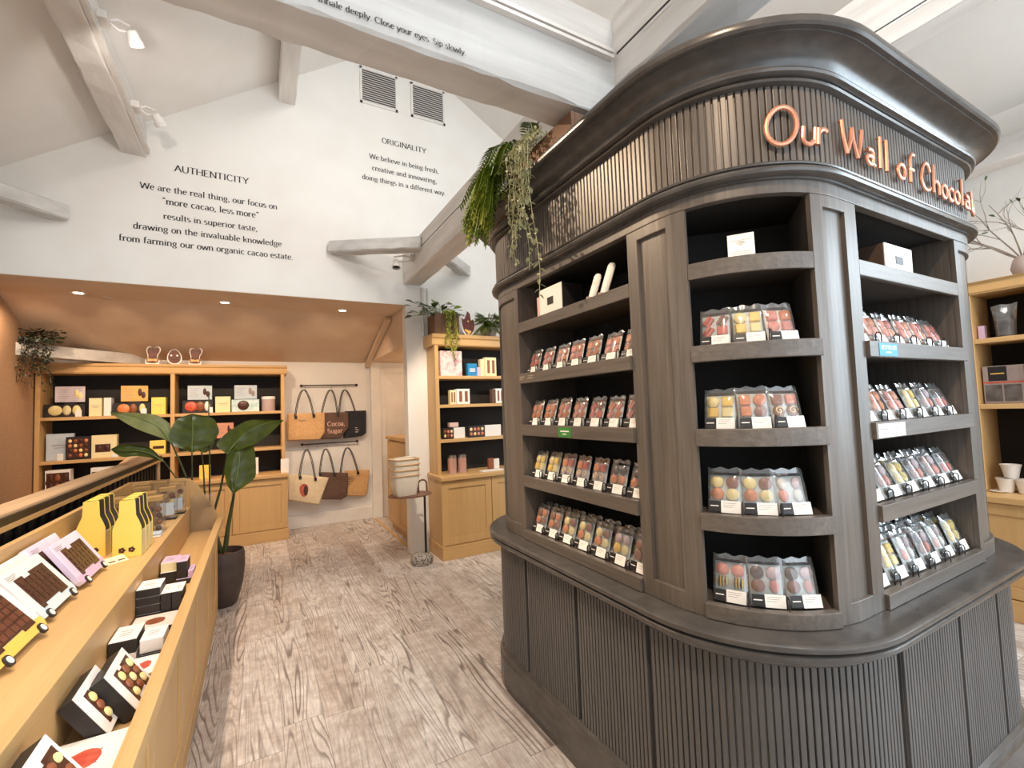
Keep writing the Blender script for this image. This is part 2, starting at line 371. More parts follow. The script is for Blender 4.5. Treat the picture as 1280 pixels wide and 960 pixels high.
timber('ceiling_beam', (-2.25, 1.545, 2.745), (1.385, 1.545, 2.745), .17, .46, WBEAM, 'large whitewashed beam lettered with a chocolate tasting line', 50)
timber('ceiling_beam', (-.92, -2.6, 3.77), (-.92, YG, 3.77), .17, .26, WBEAMY, 'whitewashed purlin on the roof slope above the stair side', 70, .012)
timber('ceiling_beam', (.26, -2.6, 4.58), (.26, YG, 4.58), .15, .24, WBEAMY, 'whitewashed purlin high up beside the vents', 40)
timber('ceiling_beam', (3.62, -2.6, 3.72), (3.62, YG, 3.72), .18, .45, WBEAMY, 'whitewashed purlin on the roof slope over the branches', 40)
timber('ceiling_beam', (4.72, -2.6, 3.13), (4.72, YG, 3.13), .16, .17, WBEAMY, 'whitewashed wall plate above the branches', 40)
timber('ceiling_brace', (.66, YG, 3.12), (1.40, 4.22, 3.06), .14, .12, WBEAM, 'short slanting timber between the gable wall and the tie beam', 10)
timber('ceiling_brace', (2.12, YG, 3.05), (1.56, 4.30, 3.05), .12, .12, WBEAM, 'short slanting timber on the far side of the tie beam', 10)
timber('ceiling_brace', (-1.36, YG, 3.12), (-2.25, 4.0, 3.13), .14, .12, WBEAM, 'short slanting timber left of the AUTHENTICITY lettering', 10)
g = MB(); g.prism([(-2.0, 5.95), (-1.15, 6.84), (-1.30, 6.84), (-2.04, 6.10)], 'Z', 2.165, 2.285); struct('ceiling_beam', g, WBEAM, 'white beam end above the oak shelves in the corner', mod=.006)
# lighting tracks let into the timbers
def track(name, a, b, w, d, label):
    a, b = Vector(a), Vector(b); t = (b-a).normalized(); s = t.cross(Vector((0, 0, 1))); mb = MB()
    for k, (u0, u1) in enumerate(((-w, -w*.28), (w*.28, w))):
        vs = [p+s*o+Vector((0, 0, z)) for p in (a, b) for o, z in ((0, u0), (d, u0), (d, u1), (0, u1))]
        mb.add(vs, [(0, 1, 2, 3)[::-1], (4, 5, 6, 7), (0, 1, 5, 4), (1, 2, 6, 5), (2, 3, 7, 6), (3, 0, 4, 7)], 0)
    vs = [p+s*o+Vector((0, 0, z)) for p in (a, b) for o, z in ((0, -w*.3), (d*.3, -w*.3), (d*.3, w*.3), (0, w*.3))]
    mb.add(vs, [(0, 1, 2, 3)[::-1], (4, 5, 6, 7), (0, 1, 5, 4), (1, 2, 6, 5), (2, 3, 7, 6), (3, 0, 4, 7)], 1)
    return solo(name, mb, [PAINTW, BLK], label, 'lighting track')
track('lighting_track', (-2.2, 1.459, 3.02), (1.36, 1.459, 3.02), .02, .025, 'slotted white lighting track along the lettered beam')
track('lighting_track', (1.379, 1.44, 3.03), (1.379, -1.5, 3.03), .02, -.025, 'slotted white lighting track on the tie beam above the kiosk crown')
track('lighting_track', (1.379, 4.70, 3.09), (1.379, 1.66, 3.09), .02, -.025, 'slotted white lighting track on the tie beam near the ORIGINALITY lettering')
track('lighting_track', (-.834, -1.0, 3.80), (-.834, 4.80, 3.80), .02, .03, 'slotted white lighting track on the purlin with two spotlights')
track('lighting_track', (3.529, 3.0, 3.86), (3.529, -2.0, 3.86), .02, -.02, 'slotted white lighting track on the purlin above the branches')

g = MB(); g.tube([(1.585, 4.835, 2.33), (1.585, 4.835, 2.86)], .014, 10); g.tube([(1.645, 4.835, 2.33), (1.645, 4.835, 2.86)], .009, 10); g.box(1.56, 1.61, 4.825, 4.85, 2.44, 2.47); solo('conduit_pipe', g, PAINTW, 'slim white conduit pipes on the wall behind the wooden crate planter', 'pipe')
# vents in the gable
for k, (cx, cz) in enumerate(((1.162, 5.005), (1.715, 5.005))):
    t = thing('air_vent', ('square louvred air vent in the gable nearer the purlin', 'square louvred air vent in the gable nearer the kiosk')[k], 'vent', (cx, YG, cz-.2), group='gable air vents')
    f = MB(); W = .20
    for a, b, c, d in ((-W, -W+.022, -W, W), (W-.022, W, -W, W), (-W, W, -W, -W+.022), (-W, W, W-.022, W)): f.box(cx+a, cx+b, YG-.016, YG, cz+c, cz+d)
    part('frame', f, WTRIM, t)
    l = MB()
    for i in range(15):
        z = cz-W+.03+i*.0245; l.add([(cx-.18, YG-.013, z), (cx+.18, YG-.013, z), (cx+.18, YG-.002, z+.015), (cx-.18, YG-.002, z+.015), (cx-.18, YG-.011, z-.003), (cx+.18, YG-.011, z-.003)], [(0, 1, 2, 3), (4, 5, 1, 0)])
    part('louvre', l, PAINTW, t); part('backing', MB().box(cx-.18, cx+.18, YG-.002, YG-.0005, cz-.18, cz+.18), BLK, t)

# ------------------------------------------------------------------ lettering
def arc(cx, cy, rx, ry, a0, a1, n=10): return [(cx+rx*math.cos(R3(a0+(a1-a0)*i/n)), cy+ry*math.sin(R3(a0+(a1-a0)*i/n))) for i in range(n+1)]
def ln(*p): return list(p)
o_ = lambda cx, w: arc(cx, .24, w, .24, 90, 450, 16)
GL = {
 'a': (.46, [arc(.20, .34, .14, .14, 150, 0, 6)+[(.34, .04), (.40, .0)], arc(.20, .14, .15, .13, 40, 320, 10)]),
 'b': (.50, [ln((.09, .74), (.09, 0)), arc(.25, .24, .16, .24, 150, -150, 12)]),
 'c': (.44, [arc(.24, .24, .17, .24, 45, 315, 12)]),
 'd': (.52, [ln((.40, .74), (.40, 0)), arc(.24, .24, .16, .24, 30, 330, 12)]),
 'e': (.46, [[(.07, .27), (.39, .27)]+arc(.23, .26, .16, .22, 5, 180, 8)+arc(.24, .24, .17, .24, 180, 315, 8)]),
 'f': (.32, [arc(.24, .62, .12, .12, 60, 180, 5)+[(.12, 0)], ln((.03, .47), (.26, .47))]),
 'g': (.48, [arc(.22, .30, .14, .18, 0, 360, 12), arc(.22, -.08, .17, .12, 90, 450, 12), ln((.34, .42), (.43, .46))]),
 'h': (.52, [ln((.09, .74), (.09, 0)), arc(.25, .30, .16, .18, 170, 0, 6), ln((.41, .32), (.41, 0))]),
 'i': (.26, [ln((.13, .48), (.13, 0)), ln((.13, .62), (.13, .68))]),
 'k': (.50, [ln((.09, .74), (.09, 0)), ln((.40, .47), (.12, .22)), ln((.20, .28), (.43, 0))]),
 'l': (.26, [ln((.13, .74), (.13, 0))]),
 'm': (.76, [ln((.09, .48), (.09, 0)), arc(.23, .30, .14, .18, 170, 0, 6), ln((.37, .32), (.37, 0)), arc(.51, .30, .14, .18, 170, 0, 6), ln((.65, .32), (.65, 0))]),
 'n': (.52, [ln((.09, .48), (.09, 0)), arc(.25, .30, .16, .18, 170, 0, 6), ln((.41, .32), (.41, 0))]),
 'o': (.48, [o_(.24, .18)]),
 'p': (.50, [ln((.09, .48), (.09, -.22)), arc(.25, .24, .16, .24, 150, -150, 12)]),
 'r': (.36, [ln((.09, .48), (.09, 0)), arc(.24, .30, .14, .18, 170, 40, 6)]),
 's': (.38, [arc(.18, .36, .12, .12, 40, 270, 8)+arc(.19, .12, .13, .12, 90, -140, 8)]),
 't': (.34, [ln((.14, .62), (.14, .08))+arc(.22, .08, .08, .08, 180, 320, 4), ln((.03, .47), (.28, .47))]),
 'u': (.52, [ln((.10, .48), (.10, .16))+arc(.24, .16, .14, .16, 180, 340, 6), ln((.41, .48), (.41, 0))]),
 'v': (.46, [ln((.03, .48), (.23, 0)), ln((.23, 0), (.43, .48))]),
 'w': (.70, [ln((.03, .48), (.19, 0)), ln((.19, 0), (.35, .46)), ln((.35, .46), (.51, 0)), ln((.51, 0), (.67, .48))]),
 'y': (.46, [ln((.03, .48), (.23, .02)), ln((.43, .48), (.20, -.10), (.08, -.22))]),
 'A': (.66, [ln((.04, 0), (.33, .70)), ln((.33, .70), (.62, 0)), ln((.15, .25), (.51, .25))]),
 'C': (.66, [arc(.35, .35, .28, .36, 40, 320, 16)]),
 'E': (.56, [ln((.10, .70), (.10, 0)), ln((.10, .69), (.48, .69)), ln((.10, .36), (.40, .36)), ln((.10, .01), (.50, .01))]),
 'G': (.70, [arc(.35, .35, .28, .36, 40, 340, 16), ln((.60, .32), (.60, .05))]),
 'H': (.70, [ln((.10, .70), (.10, 0)), ln((.60, .70), (.60, 0)), ln((.10, .36), (.60, .36))]),
 'I': (.32, [ln((.16, .70), (.16, 0))]),
 'L': (.54, [ln((.10, .70), (.10, 0)), ln((.10, .01), (.48, .01))]),
 'N': (.70, [ln((.10, .70), (.10, 0)), ln((.10, .70), (.60, 0)), ln((.60, .70), (.60, 0))]),
 'O': (.72, [arc(.36, .35, .29, .36, 90, 450, 20)]),
 'R': (.62, [ln((.10, .70), (.10, 0)), [(.10, .69)]+arc(.30, .53, .18, .16, 90, -90, 8)+[(.10, .37)], ln((.30, .37), (.56, 0))]),
 'S': (.52, [arc(.26, .52, .18, .18, 40, 270, 8)+arc(.26, .17, .19, .17, 90, -140, 8)]),
 'T': (.60, [ln((.30, .70), (.30, 0)), ln((.04, .69), (.56, .69))]),
 'U': (.68, [ln((.10, .70), (.10, .24))+arc(.34, .24, .24, .25, 180, 360, 10)+[(.58, .70)]]),
 'W': (.92, [ln((.04, .70), (.24, 0)), ln((.24, 0), (.46, .66)), ln((.46, .66), (.68, 0)), ln((.68, 0), (.88, .70))]),
 'Y': (.62, [ln((.04, .70), (.31, .34)), ln((.58, .70), (.31, .34)), ln((.31, .34), (.31, 0))]),
 'B': (.60, [ln((.10, .70), (.10, 0)), [(.10, .69)]+arc(.28, .53, .16, .16, 90, -90, 8)+[(.10, .37)]+arc(.30, .19, .20, .18, 90, -90, 8)+[(.10, .01)]]),
 'V': (.62, [ln((.04, .70), (.31, 0)), ln((.31, 0), (.58, .70))]), 'D': (.66, [ln((.10, .70), (.10, 0)), [(.10, .69)]+arc(.26, .35, .32, .34, 90, -90, 10)+[(.10, .01)]]),
 '.': (.22, [ln((.10, 0), (.10, .07))]), ',': (.22, [ln((.12, .07), (.07, -.10))]),
 '"': (.34, [ln((.10, .74), (.07, .60)), ln((.22, .74), (.19, .60))]), '*': (.34, [ln((.10, .60), (.13, .74)), ln((.22, .60), (.25, .74))]), ' ': (.28, []),
}
def text_width(s): return sum(GL[c][0] for c in s)
def write(mb, s, org, ux, uy, size, thick=.125, thin=.055, serif=True, mi=0, off=None):
    """lay a line of flat lettering; org is the baseline start"""
    org, ux, uy = Vector(org), Vector(ux), Vector(uy); off = off or Vector((0, 0, 0)); x = 0
    for ch in s:
        adv, strokes = GL[ch]
        for st in strokes:
            pts = [(x+a, b) for a, b in st]; n = len(pts); L_, R_ = [], []
            for i in range(n):
                a, b = pts[max(i-1, 0)], pts[min(i+1, n-1)]; dx, dy = b[0]-a[0], b[1]-a[1]; q = math.hypot(dx, dy) or 1
                w = (thin+(thick-thin)*(abs(dy)/q)**1.5)/2; nx, ny = -dy/q*w, dx/q*w
                L_.append((pts[i][0]+nx, pts[i][1]+ny)); R_.append((pts[i][0]-nx, pts[i][1]-ny))
            V = [org+off+ux*(p[0]*size)+uy*(p[1]*size) for p in L_+R_]
            mb.add(V, [(i, i+1, n+i+1, n+i) for i in range(n-1)], mi)
            if serif and n == 2 and abs(st[0][1]-st[1][1]) > .3:
                for q, e in enumerate(st):
                    if e[1] not in (0, .48, .70, .74): continue
                    l, r = (.10, .10) if (e[1] in (0, .70)) else (.11, .02)
                    y0, y1 = (e[1], e[1]+.035) if e[1] == 0 else (e[1]-.035, e[1])
                    V = [org+off+ux*((x+e[0]+a)*size)+uy*(b*size) for a, b in ((-l, y0), (r, y0), (r, y1), (-l, y1))]
                    mb.add(V, [(0, 1, 2, 3)], mi)
        x += adv
    return mb
def wall_line(mb, s, p0, p1, y=YG-.002):
    a, b = P('Y', y, *p0), P('Y', y, *p1); size = (b.x-a.x)/text_width(s)
    write(mb, s, (a.x, y, (a.z+b.z)/2), (1, 0, 0), (0, 0, 1), size)
def lettering(label, lines):
    t = thing('wall_lettering', label, 'lettering', tuple(P('Y', YG, *lines[-1][1])))
    for s, a, b in lines:
        m = MB(); wall_line(m, s, a, b); part('text_line', m, INK, t)
LINES = []
for s, a, b in (('AUTHENTICITY', (217.8, 214.4), (311, 229.7)), ('We are the real thing, our focus on', (174.7, 234.6), (346.8, 261.8)), ('"more cacao, less more*', (202.8, 254.7), (323.8, 272.5)),
                ('results in superior taste,', (204.1, 273.4), (322.2, 289.4)), ('drawing on the invaluable knowledge', (165.9, 285.3), (352.2, 308.1)), ('from farming our own organic cacao estate.', (148.4, 300.6), (366.5, 324.6))): LINES.append((s, a, b))
lettering('black serif lettering headed AUTHENTICITY on the white gable wall', LINES); LINES = []
for s, a, b in (('ORIGINALITY', (477.2, 179), (532.8, 191.3)), ('We believe in being fresh,', (461.6, 197.5), (548.4, 217.2)), ('creative and innovating,', (465, 212.5), (546.3, 229.7)), ('doing things in a different way.', (452.5, 223.4), (556.9, 244.4))): LINES.append((s, a, b))
lettering('black serif lettering headed ORIGINALITY below the two vents', LINES)
t = MB(); wall_line(t, 'Inhale deeply. Close your eyes. Sip slowly.', (397, 1.2), (582.8, 69.4), 1.4565)
solo('beam_lettering', t, INK, 'black lettering Inhale deeply along the large white beam', 'lettering')

# ------------------------------------------------------------------ the dark kiosk
KX0, KX1, KY0, KY1, KR = 1.20, 3.005, .735, 2.596, .40
_ax, _ay, _a = KY1-KY0-2*KR, KX1-KX0-2*KR, KR*PI/2
SEG = [('L', (KX0, KY1-KR), (0, -1), (-1, 0), _ax), ('A', (KX0+KR, KY0+KR), 180, None, _a), ('L', (KX0+KR, KY0), (1, 0), (0, -1), _ay), ('A', (KX1-KR, KY0+KR), 270, None, _a),
       ('L', (KX1, KY0+KR), (0, 1), (1, 0), _ax), ('A', (KX1-KR, KY1-KR), 0, None, _a), ('L', (KX1-KR, KY1), (-1, 0), (0, 1), _ay), ('A', (KX0+KR, KY1-KR), 90, None, _a)]
KLEN = sum(q[4] for q in SEG)
def kp(s, e=0.0, z=0.0):
    s %= KLEN
    for k, p, a, n, l in SEG:
        if s <= l+1e-9:
            if k == 'L': return Vector((p[0]+a[0]*s+n[0]*e, p[1]+a[1]*s+n[1]*e, z))
            t = R3(a+90*s/l); return Vector((p[0]+(KR+e)*math.cos(t), p[1]+(KR+e)*math.sin(t), z))
        s -= l
def ksamples(s0, s1, step=.022):
    out = {s0, s1}; b = 0
    for turn in (-1, 0, 1):
        b = turn*KLEN
        for k, p, a, n, l in SEG:
            for q in ([b, b+l] if k == 'L' else [b+l*i/16 for i in range(17)]):
                if s0 < q < s1: out.add(q)
            b += l
    o = sorted(out); return [o[0]]+[q for p, q in zip(o, o[1:]) if q-p > 1e-6]
def ksweep(mb, prof, s0=None, s1=None, mi=0, smooth=False):
    """sweep a closed (offset, height) outline along the kiosk's edge"""
    closed = s0 is None
    S = ksamples(0, KLEN)[:-1] if closed else ksamples(s0, s1)
    n = len(prof); V = [kp(s, e, z) for s in S for e, z in prof]; m = len(S)
    Fs = [(i*n+j, i*n+(j+1) % n, ((i+1) % m)*n+(j+1) % n, ((i+1) % m)*n+j) for i in range(m if closed else m-1) for j in range(n)]
    mb.add(V, Fs, mi, smooth)
    if not closed: mb.add(V[:n], [tuple(range(n))], mi); mb.add(V[-n:], [tuple(range(n))[::-1]], mi)
    return mb
def rect(e0, e1, z0, z1): return [(e0, z0), (e1, z0), (e1, z1), (e0, z1)]
def reeds(mb, e, z0, z1, pitch, depth, skip=(), gap=.18):
    n = round(KLEN/pitch); p = KLEN/n; rows = []
    for i in range(n):
        s = i*p
        if any(a < s+p/2 < b for a, b in skip):
            rows += [(s, e-.016), (s+p, e-.016)]; continue
        rows += [(s, e-depth), (s+p*gap, e-depth), (s+p*(gap+.06), e-.0008), (s+p*(gap+.14), e), (s+p*.88, e), (s+p*.95, e-.0008), (s+p*.999, e-depth)]
    V = [kp(s, d, z) for s, d in rows for z in (z0, z1)]; m = len(rows)
    return mb.add(V, [(2*i, 2*((i+1) % m), 2*((i+1) % m)+1, 2*i+1) for i in range(m)])
sY = lambda y: (KY1-KR)-y            # along the face that looks at the counter
sX = lambda x: _ax+_a+(x-(KX0+KR))   # along the lettered face
kiosk = thing('display_kiosk', 'large dark-stained display kiosk with rounded corners and reeded panels', 'kiosk', (2.04, 1.62, 0))
ZB, ZH = .826, 2.128
BAY = {'counter': (sY(2.075), sY(1.25)), 'corner': (_ax+.400*R3(19.0), _ax+.400*R3(73.1)), 'sign': (sX(1.715), sX(2.51))}
part('plinth', ksweep(MB(), [(-.05, 0), (.057, 0), (.057, .145), (.050, .156), (.047, .166), (.047, .176), (.036, .188), (-.05, .188)], smooth=False), KWS, kiosk)
cuts = [(sY(y)-.012, sY(y)+.012) for y in (2.035, 1.617, 1.212)]+[(sX(x)-.012, sX(x)+.012) for x in (1.70, 2.14, 2.50)]
part('base_panel', reeds(MB(), .035, .18, .745, .0188, .008, cuts, .17), KWB, kiosk)
part('counter_ledge', ksweep(MB(), [(-.40, .826), (.078, .826), (.088, .824), (.095, .819), (.097, .812), (.095, .805), (.088, .801), (.078, .800), (.078, .796), (.088, .795), (.093, .791), (.094, .784), (.091, .777), (.082, .772), (.066, .770), (.066, .765), (.060, .764), (.057, .754), (.050, .746), (.042, .742), (-.10, .742)], smooth=True), KWS, kiosk, mod=None)
fr = MB(); pn = MB()
def stile(s0, s1, z0=ZB, z1=ZH, mb=None): ksweep(mb or fr, rect(-.017, 0, z0, z1), s0, s1)
def post(s0, r0, r1, s1):
    stile(s0, r0); stile(r1, s1); stile(r0, r1, ZB, .888); stile(r0, r1, 2.088, ZH)
    part('post_panel', ksweep(MB(), rect(-.03, -.013, .870, 2.10), r0, r1), KW['Z'], kiosk)
post(-.42, -.20, .085, BAY['counter'][0]); post(BAY['counter'][1], sY(1.20), _ax+.4*R3(9.3), BAY['corner'][0])
post(BAY['corner'][1], _ax+.4*R3(79.9), sX(1.645), BAY['sign'][0]); post(BAY['sign'][1], BAY['sign'][1]+.035, BAY['sign'][1]+.30, BAY['sign'][1]+.36)
ksweep(fr, rect(-.03, 0, ZH, 2.176))
ksweep(fr, rect(-.03, 0, ZB, ZH), BAY['sign'][1]+.36, KLEN-.42)
part('frame', fr, KW['Z'], kiosk, mod=.003)
part('waist_molding', ksweep(MB(), [(-.02, 2.168), (.010, 2.168), (.010, 2.174), (.026, 2.175), (.034, 2.180), (.037, 2.188), (.034, 2.196), (.026, 2.201), (.018, 2.202), (.018, 2.205), (.024, 2.207), (.025, 2.212), (.020, 2.217), (.010, 2.218), (-.02, 2.218)], smooth=True), KWS, kiosk)
part('frieze', reeds(MB(), .008, 2.205, 2.470, .0212, .009, gap=.17), KW['Z'], kiosk)
part('crown_molding', ksweep(MB(), [(-.30, 2.458), (.012, 2.458), (.018, 2.459), (.028, 2.461), (.032, 2.466), (.028, 2.471), (.020, 2.473), (.020, 2.476), (.036, 2.478), (.044, 2.482), (.047, 2.489), (.044, 2.496), (.034, 2.500), (.026, 2.501), (.026, 2.505), (.031, 2.520), (.044, 2.536), (.064, 2.548), (.092, 2.555), (.104, 2.556), (.104, 2.561), (.118, 2.562), (.125, 2.568), (.127, 2.578), (.124, 2.588), (.114, 2.594), (-.30, 2.594)], smooth=True), KWS, kiosk)
# bays: dark boxes open to the front
INN = {'counter': [kp(BAY['counter'][0], -.016), Vector((1.56, 2.075, 0)), Vector((1.56, 1.25, 0)), kp(BAY['counter'][1], -.016)],
       'corner': [kp(BAY['corner'][0], -.016), Vector((1.44, 1.205, 0)), Vector((1.705, .945, 0)), kp(BAY['corner'][1], -.016)],
       'sign': [kp(BAY['sign'][0], -.016), Vector((1.715, 1.10, 0)), Vector((2.51, 1.10, 0)), kp(BAY['sign'][1], -.016)]}
SH = [(1.945, 1.893), (1.676, 1.624), (1.412, 1.358), (1.149, 1.097), (.874, .828)]   # lip top and bottom of the five shelves
LEVEL = ('top', 'second', 'third', 'fourth', 'bottom')
SHELF = {}
for bn, pl in INN.items():
    a, b, c, d = pl; lin = MB(); up = lambda p, z: (p.x, p.y, z)
    for q, (p0, p1) in enumerate(((a, b), (b, c), (c, d))): lin.add([up(p0, ZB), up(p1, ZB), up(p1, ZH+.01), up(p0, ZH+.01)], [(0, 1, 2, 3)], 1 if q == 1 else 0)
    lin.add([up(p, ZH+.01) for p in pl], [(0, 1, 2, 3)], 1)
    part('bay_lining', lin, [KW['Z'], BLACK], kiosk)
    s0, s1 = BAY[bn]
    for k, (zt, zb) in enumerate(SH):
        sh = MB(); front = [kp(s, -.014) for s in ksamples(s0+.001, s1-.001)]
        pts = [b, c]+front[::-1]; n = len(pts)
        V = [up(p, z) for z in (zt-.030, zt-.012) for p in pts]
        sh.add(V, [tuple(range(n)), tuple(range(n, 2*n))[::-1]]+[(i, (i+1) % n, n+(i+1) % n, n+i) for i in range(n)])
        ksweep(sh, rect(-.016, .0 if k == 0 else .012, zb, zt), s0+.002, s1-.002)
        SHELF[(bn, k)] = part('shelf', sh, KW['X'] if bn == 'sign' else KW['Y'], kiosk, mod=.002)
part('core_top', MB().box(1.3, 2.78, .84, 2.40, 2.56, 2.59), BLACK, kiosk)

# copper lettering on the frieze
def s_at(px, py):
    d = RT*((px-640)/F_PX)-UP*((py-480)/F_PX)+_f; az = math.atan2(d.x, d.y); best = (9, 0)
    for i in range(2000):
        s = 1.15+i*.001; p = kp(s, .02); e = abs(math.atan2(p.x, p.y)-az)
        if e < best[0]: best = (e, s)
    return best[1]
sign = thing('sign_lettering', 'handwritten copper letters reading Our Wall of Chocolate on the kiosk frieze', 'sign', tuple(kp(sX(2.0), .02, 2.22)))
ROUND = [False]
def squash(y): return y if ROUND[0] else (y*.72 if y <= .48 else .3456+(y-.48)*1.517)
def letter(ch, s, z0=2.266, h=.152, xs=.16):
    mb = MB()
    adv = GL[ch][0]; ROUND[0] = ch == 'O'
    for st in GL[ch][1]:
        pts = []
        for (x0, y0), (x1, y1) in zip(st, st[1:]):
            m = max(1, int(math.hypot(x1-x0, y1-y0)/.08))
            pts += [(x0+(x1-x0)*i/m, y0+(y1-y0)*i/m) for i in range(m)]
        pts.append(st[-1])
        mb.tube([kp(s+(x-adv/2)*xs+(squash(y)*h*.10), .024, z0+squash(y)*h) for x, y in pts],   .0060, 8, flat=1.3)
    # stand-off pins
    x, y = GL[ch][1][0][0]; mb.tube([kp(s+(x-adv/2)*xs+squash(y)*h*.1, e, z0+squash(y)*h) for e in (.0125, .024)], .003, 6)
    part('letter', mb, COPPER, sign)
ss = [s_at(973, 148), s_at(1009, 165)]+[sX(x) for x in (1.512, 1.668, 1.788, 1.853, 1.898, 2.008, 2.085, 2.208, 2.300, 2.372, 2.434, 2.492, 2.545, 2.60, 2.66, 2.72)]
for ch, q, xs in zip('OurWallofChocolate', ss, (.150, .13, .13, .15, .15, .15, .15, .15, .18, .15, .15, .14, .14, .14, .15, .13, .13, .13)): letter(ch, q, xs=xs, h=.162 if ch == 'O' else .152)

# ------------------------------------------------------------------ packs of chocolates
def ch_disc(mb, x, z, r, y): mb.lathe([(r*.86, 0), (r, .004), (r*.97, .009), (r*.7, .0125), (.0005, .0135)], 14, M=Matrix.Translation((x, y, z)) @ Matrix.Rotation(PI/2, 4, 'X'))
def ch_square(mb, x, z, r, y): mb.cbox(x-r*.86, x+r*.86, y-.012, y, z-r*.86, z+r*.86, .003)
def ch_oval(mb, x, z, r, y): mb.ball((x, y-.004, z), r*.72, .009, r*1.0, 12, 6)
def ch_bar(mb, x, z, r, y):
    M = Matrix.Translation((x, y-.005, z)) @ Matrix.Rotation(.6, 4, 'Y')
    for d in (-.35, .35): mb.cbox(d*r-r*.28, d*r+r*.28, -.006, .006, -r*.95, r*.95, .002, M=M)
def ch_swirl(mb, x, z, r, y):
    mb.lathe([(r*.86, 0), (r, .004), (r*.9, .009), (.0005, .010)], 14, M=Matrix.Translation((x, y, z)) @ Matrix.Rotation(PI/2, 4, 'X'))
    mb.tube([(x+r*(.8-.065*i)*math.cos(i*.75), y-.0105, z+r*(.8-.065*i)*math.sin(i*.75)) for i in range(12)], .0022, 6, mi=1)
def ch_bee(mb, x, z, r, y):
    mb.ball((x, y-.005, z), r*.9, .010, r*.9, 12, 6)
    for d in (-.45, 0, .45): mb.tube([(x+d*r, y-.005-.0105*math.cos(a), z+r*.86*math.sin(a)) for a in (-1.1, -.6, 0, .6, 1.1)], .0024, 6, mi=1)
SHAPES = dict(disc=ch_disc, square=ch_square, oval=ch_oval, bar=ch_bar, swirl=ch_swirl, bee=ch_bee)
def bag_mesh(w, h, t):
    mb = MB(); rows_f = []; rows_b = []
    prof = [(0, .75), (.03, 1), (.30, 1.0), (.62, .96), (.80, .8), (.88, .3), (.90, .10), (1.0, .06)]
    for v, k in prof:
        rf, rb = [], []
        for i in range(9):
            u = i/8-.5; ed = 1-abs(2*u)**6; wv = (.002*math.sin(i*2.3+v*9) if v > .85 else .0008*math.sin(i*1.9+v*23))
            zz = v*h+(.004*math.sin(i*1.7+w*90) if v == 1.0 else 0)
            rf.append(Vector((u*w, -t*.5*k*ed+wv, zz))); rb.append(Vector((u*w, t*.5*k*ed+wv+.0006, zz)))
        rows_f.append(rf); rows_b.append(rb)
    mb.grid(rows_f); mb.grid([r[::-1] for r in rows_b])
    return mb
PK = {}
LAB_W = mottled('pack_label', srgb(244, 240, 234), srgb(238, 233, 227), 30, .6)
TRAYM = mottled('pack_tray', srgb(206, 212, 210), srgb(190, 198, 196), 20, .35)
FOIL = mottled('pack_backing', srgb(150, 96, 66), srgb(172, 116, 82), 12, .4)
def make_pack(key, desc, items, w=.100, h=.142, backing=None):
    t = thing('chocolate_pack', desc, 'bag of chocolates', (0, 0, -50))
    part('bag', bag_mesh(w, h, .026), FILM, t, local=True)
    part('tray', MB().cbox(-w*.45, w*.45, .004, .008, .006, h*.84, .002), backing or TRAYM, t, local=True)
    for i, (sh, m) in enumerate(items):
        mb = MB(); SHAPES[sh](mb, (-.0225, .0225)[i % 2], (.097, .059)[i//2], .0195, .004)
        part('chocolate', mb, [m, BLK if sh == 'bee' else WCHOC], t, local=True)
    lb = MB().box(-w*.45, -w*.10, -.0145, -.0137, .004, .036); lt = MB()
    lb.box(-w*.41, -w*.17, -.0149, -.0144, .019, .022, 1); part('brand_label', lb, [BLK, WHITE], t, local=True)
    lt.box(-w*.10, w*.46, -.0145, -.0137, .001, .038)
    for q in range(3): lt.box(-w*.05, w*(.34-.06*q), -.0148, -.0144,   .030-.006*q, .0314-.006*q, 1)
    part('price_label', lt, [LAB_W, mottled('label_grey', srgb(160, 154, 150), srgb(170, 164, 160), 30, .6)], t, local=True)
    PK[key] = (t, desc); return t
make_pack('pinkbar', 'pink chocolate slivers', [('bar', PCHOC), ('bar', RCHOC), ('bar', PCHOC), ('bar', PCHOC)])
make_pack('tiffin', 'red and brown tiffin chocolates', [('bar', RCHOC), ('bar', MCHOC), ('bar', RCHOC), ('square', RCHOC)])
make_pack('fruit', 'pink fruit chocolates', [('oval', PCHOC), ('oval', RCHOC), ('oval', PCHOC), ('oval', CARA)], backing=LAB_W)
make_pack('peach', 'peach and caramel squares', [('square', PCHOC), ('square', CARA), ('disc', PCHOC), ('square', PCHOC)], backing=LAB_W)
make_pack('nut', 'orange caramel nut chocolates', [('square', CARA), ('disc', CARA), ('bar', CARA), ('bar', CARA)])
make_pack('rib', 'striped orange ribbon chocolates', [('bar', CARA), ('bar', PCHOC), ('bar', PCHOC), ('bar', CARA)])
make_pack('lemon', 'yellow and cream squares', [('disc', WCHOC), ('square', YCHOC), ('square', YCHOC), ('square', WCHOC)])
make_pack('swirl', 'orange squares over white swirls', [('square', CARA), ('square', RCHOC), ('swirl', LCHOC), ('swirl', LCHOC)])
make_pack('purse', 'amber discs and orange squares', [('square', CARA), ('disc', CARA), ('square', CARA), ('disc', MCHOC)])
make_pack('coil', 'brown squares over white coils', [('square', MCHOC), ('square', PCHOC), ('swirl', MCHOC), ('swirl', MCHOC)])
make_pack('dome', 'dark domes over orange truffles', [('disc', DCHOC), ('disc', DCHOC), ('disc', CARA), ('disc', CARA)])
make_pack('rust', 'rust brown truffles', [('disc', MCHOC), ('disc', CARA), ('disc', CARA), ('disc', MCHOC)])
make_pack('egg', 'cream discs and brown truffles', [('disc', WCHOC), ('disc', MCHOC), ('disc', CARA), ('disc', WCHOC)])
make_pack('blush', 'pale pink domes and lemon discs', [('disc', LCHOC), ('disc', LCHOC), ('disc', YCHOC), ('disc', WCHOC)])
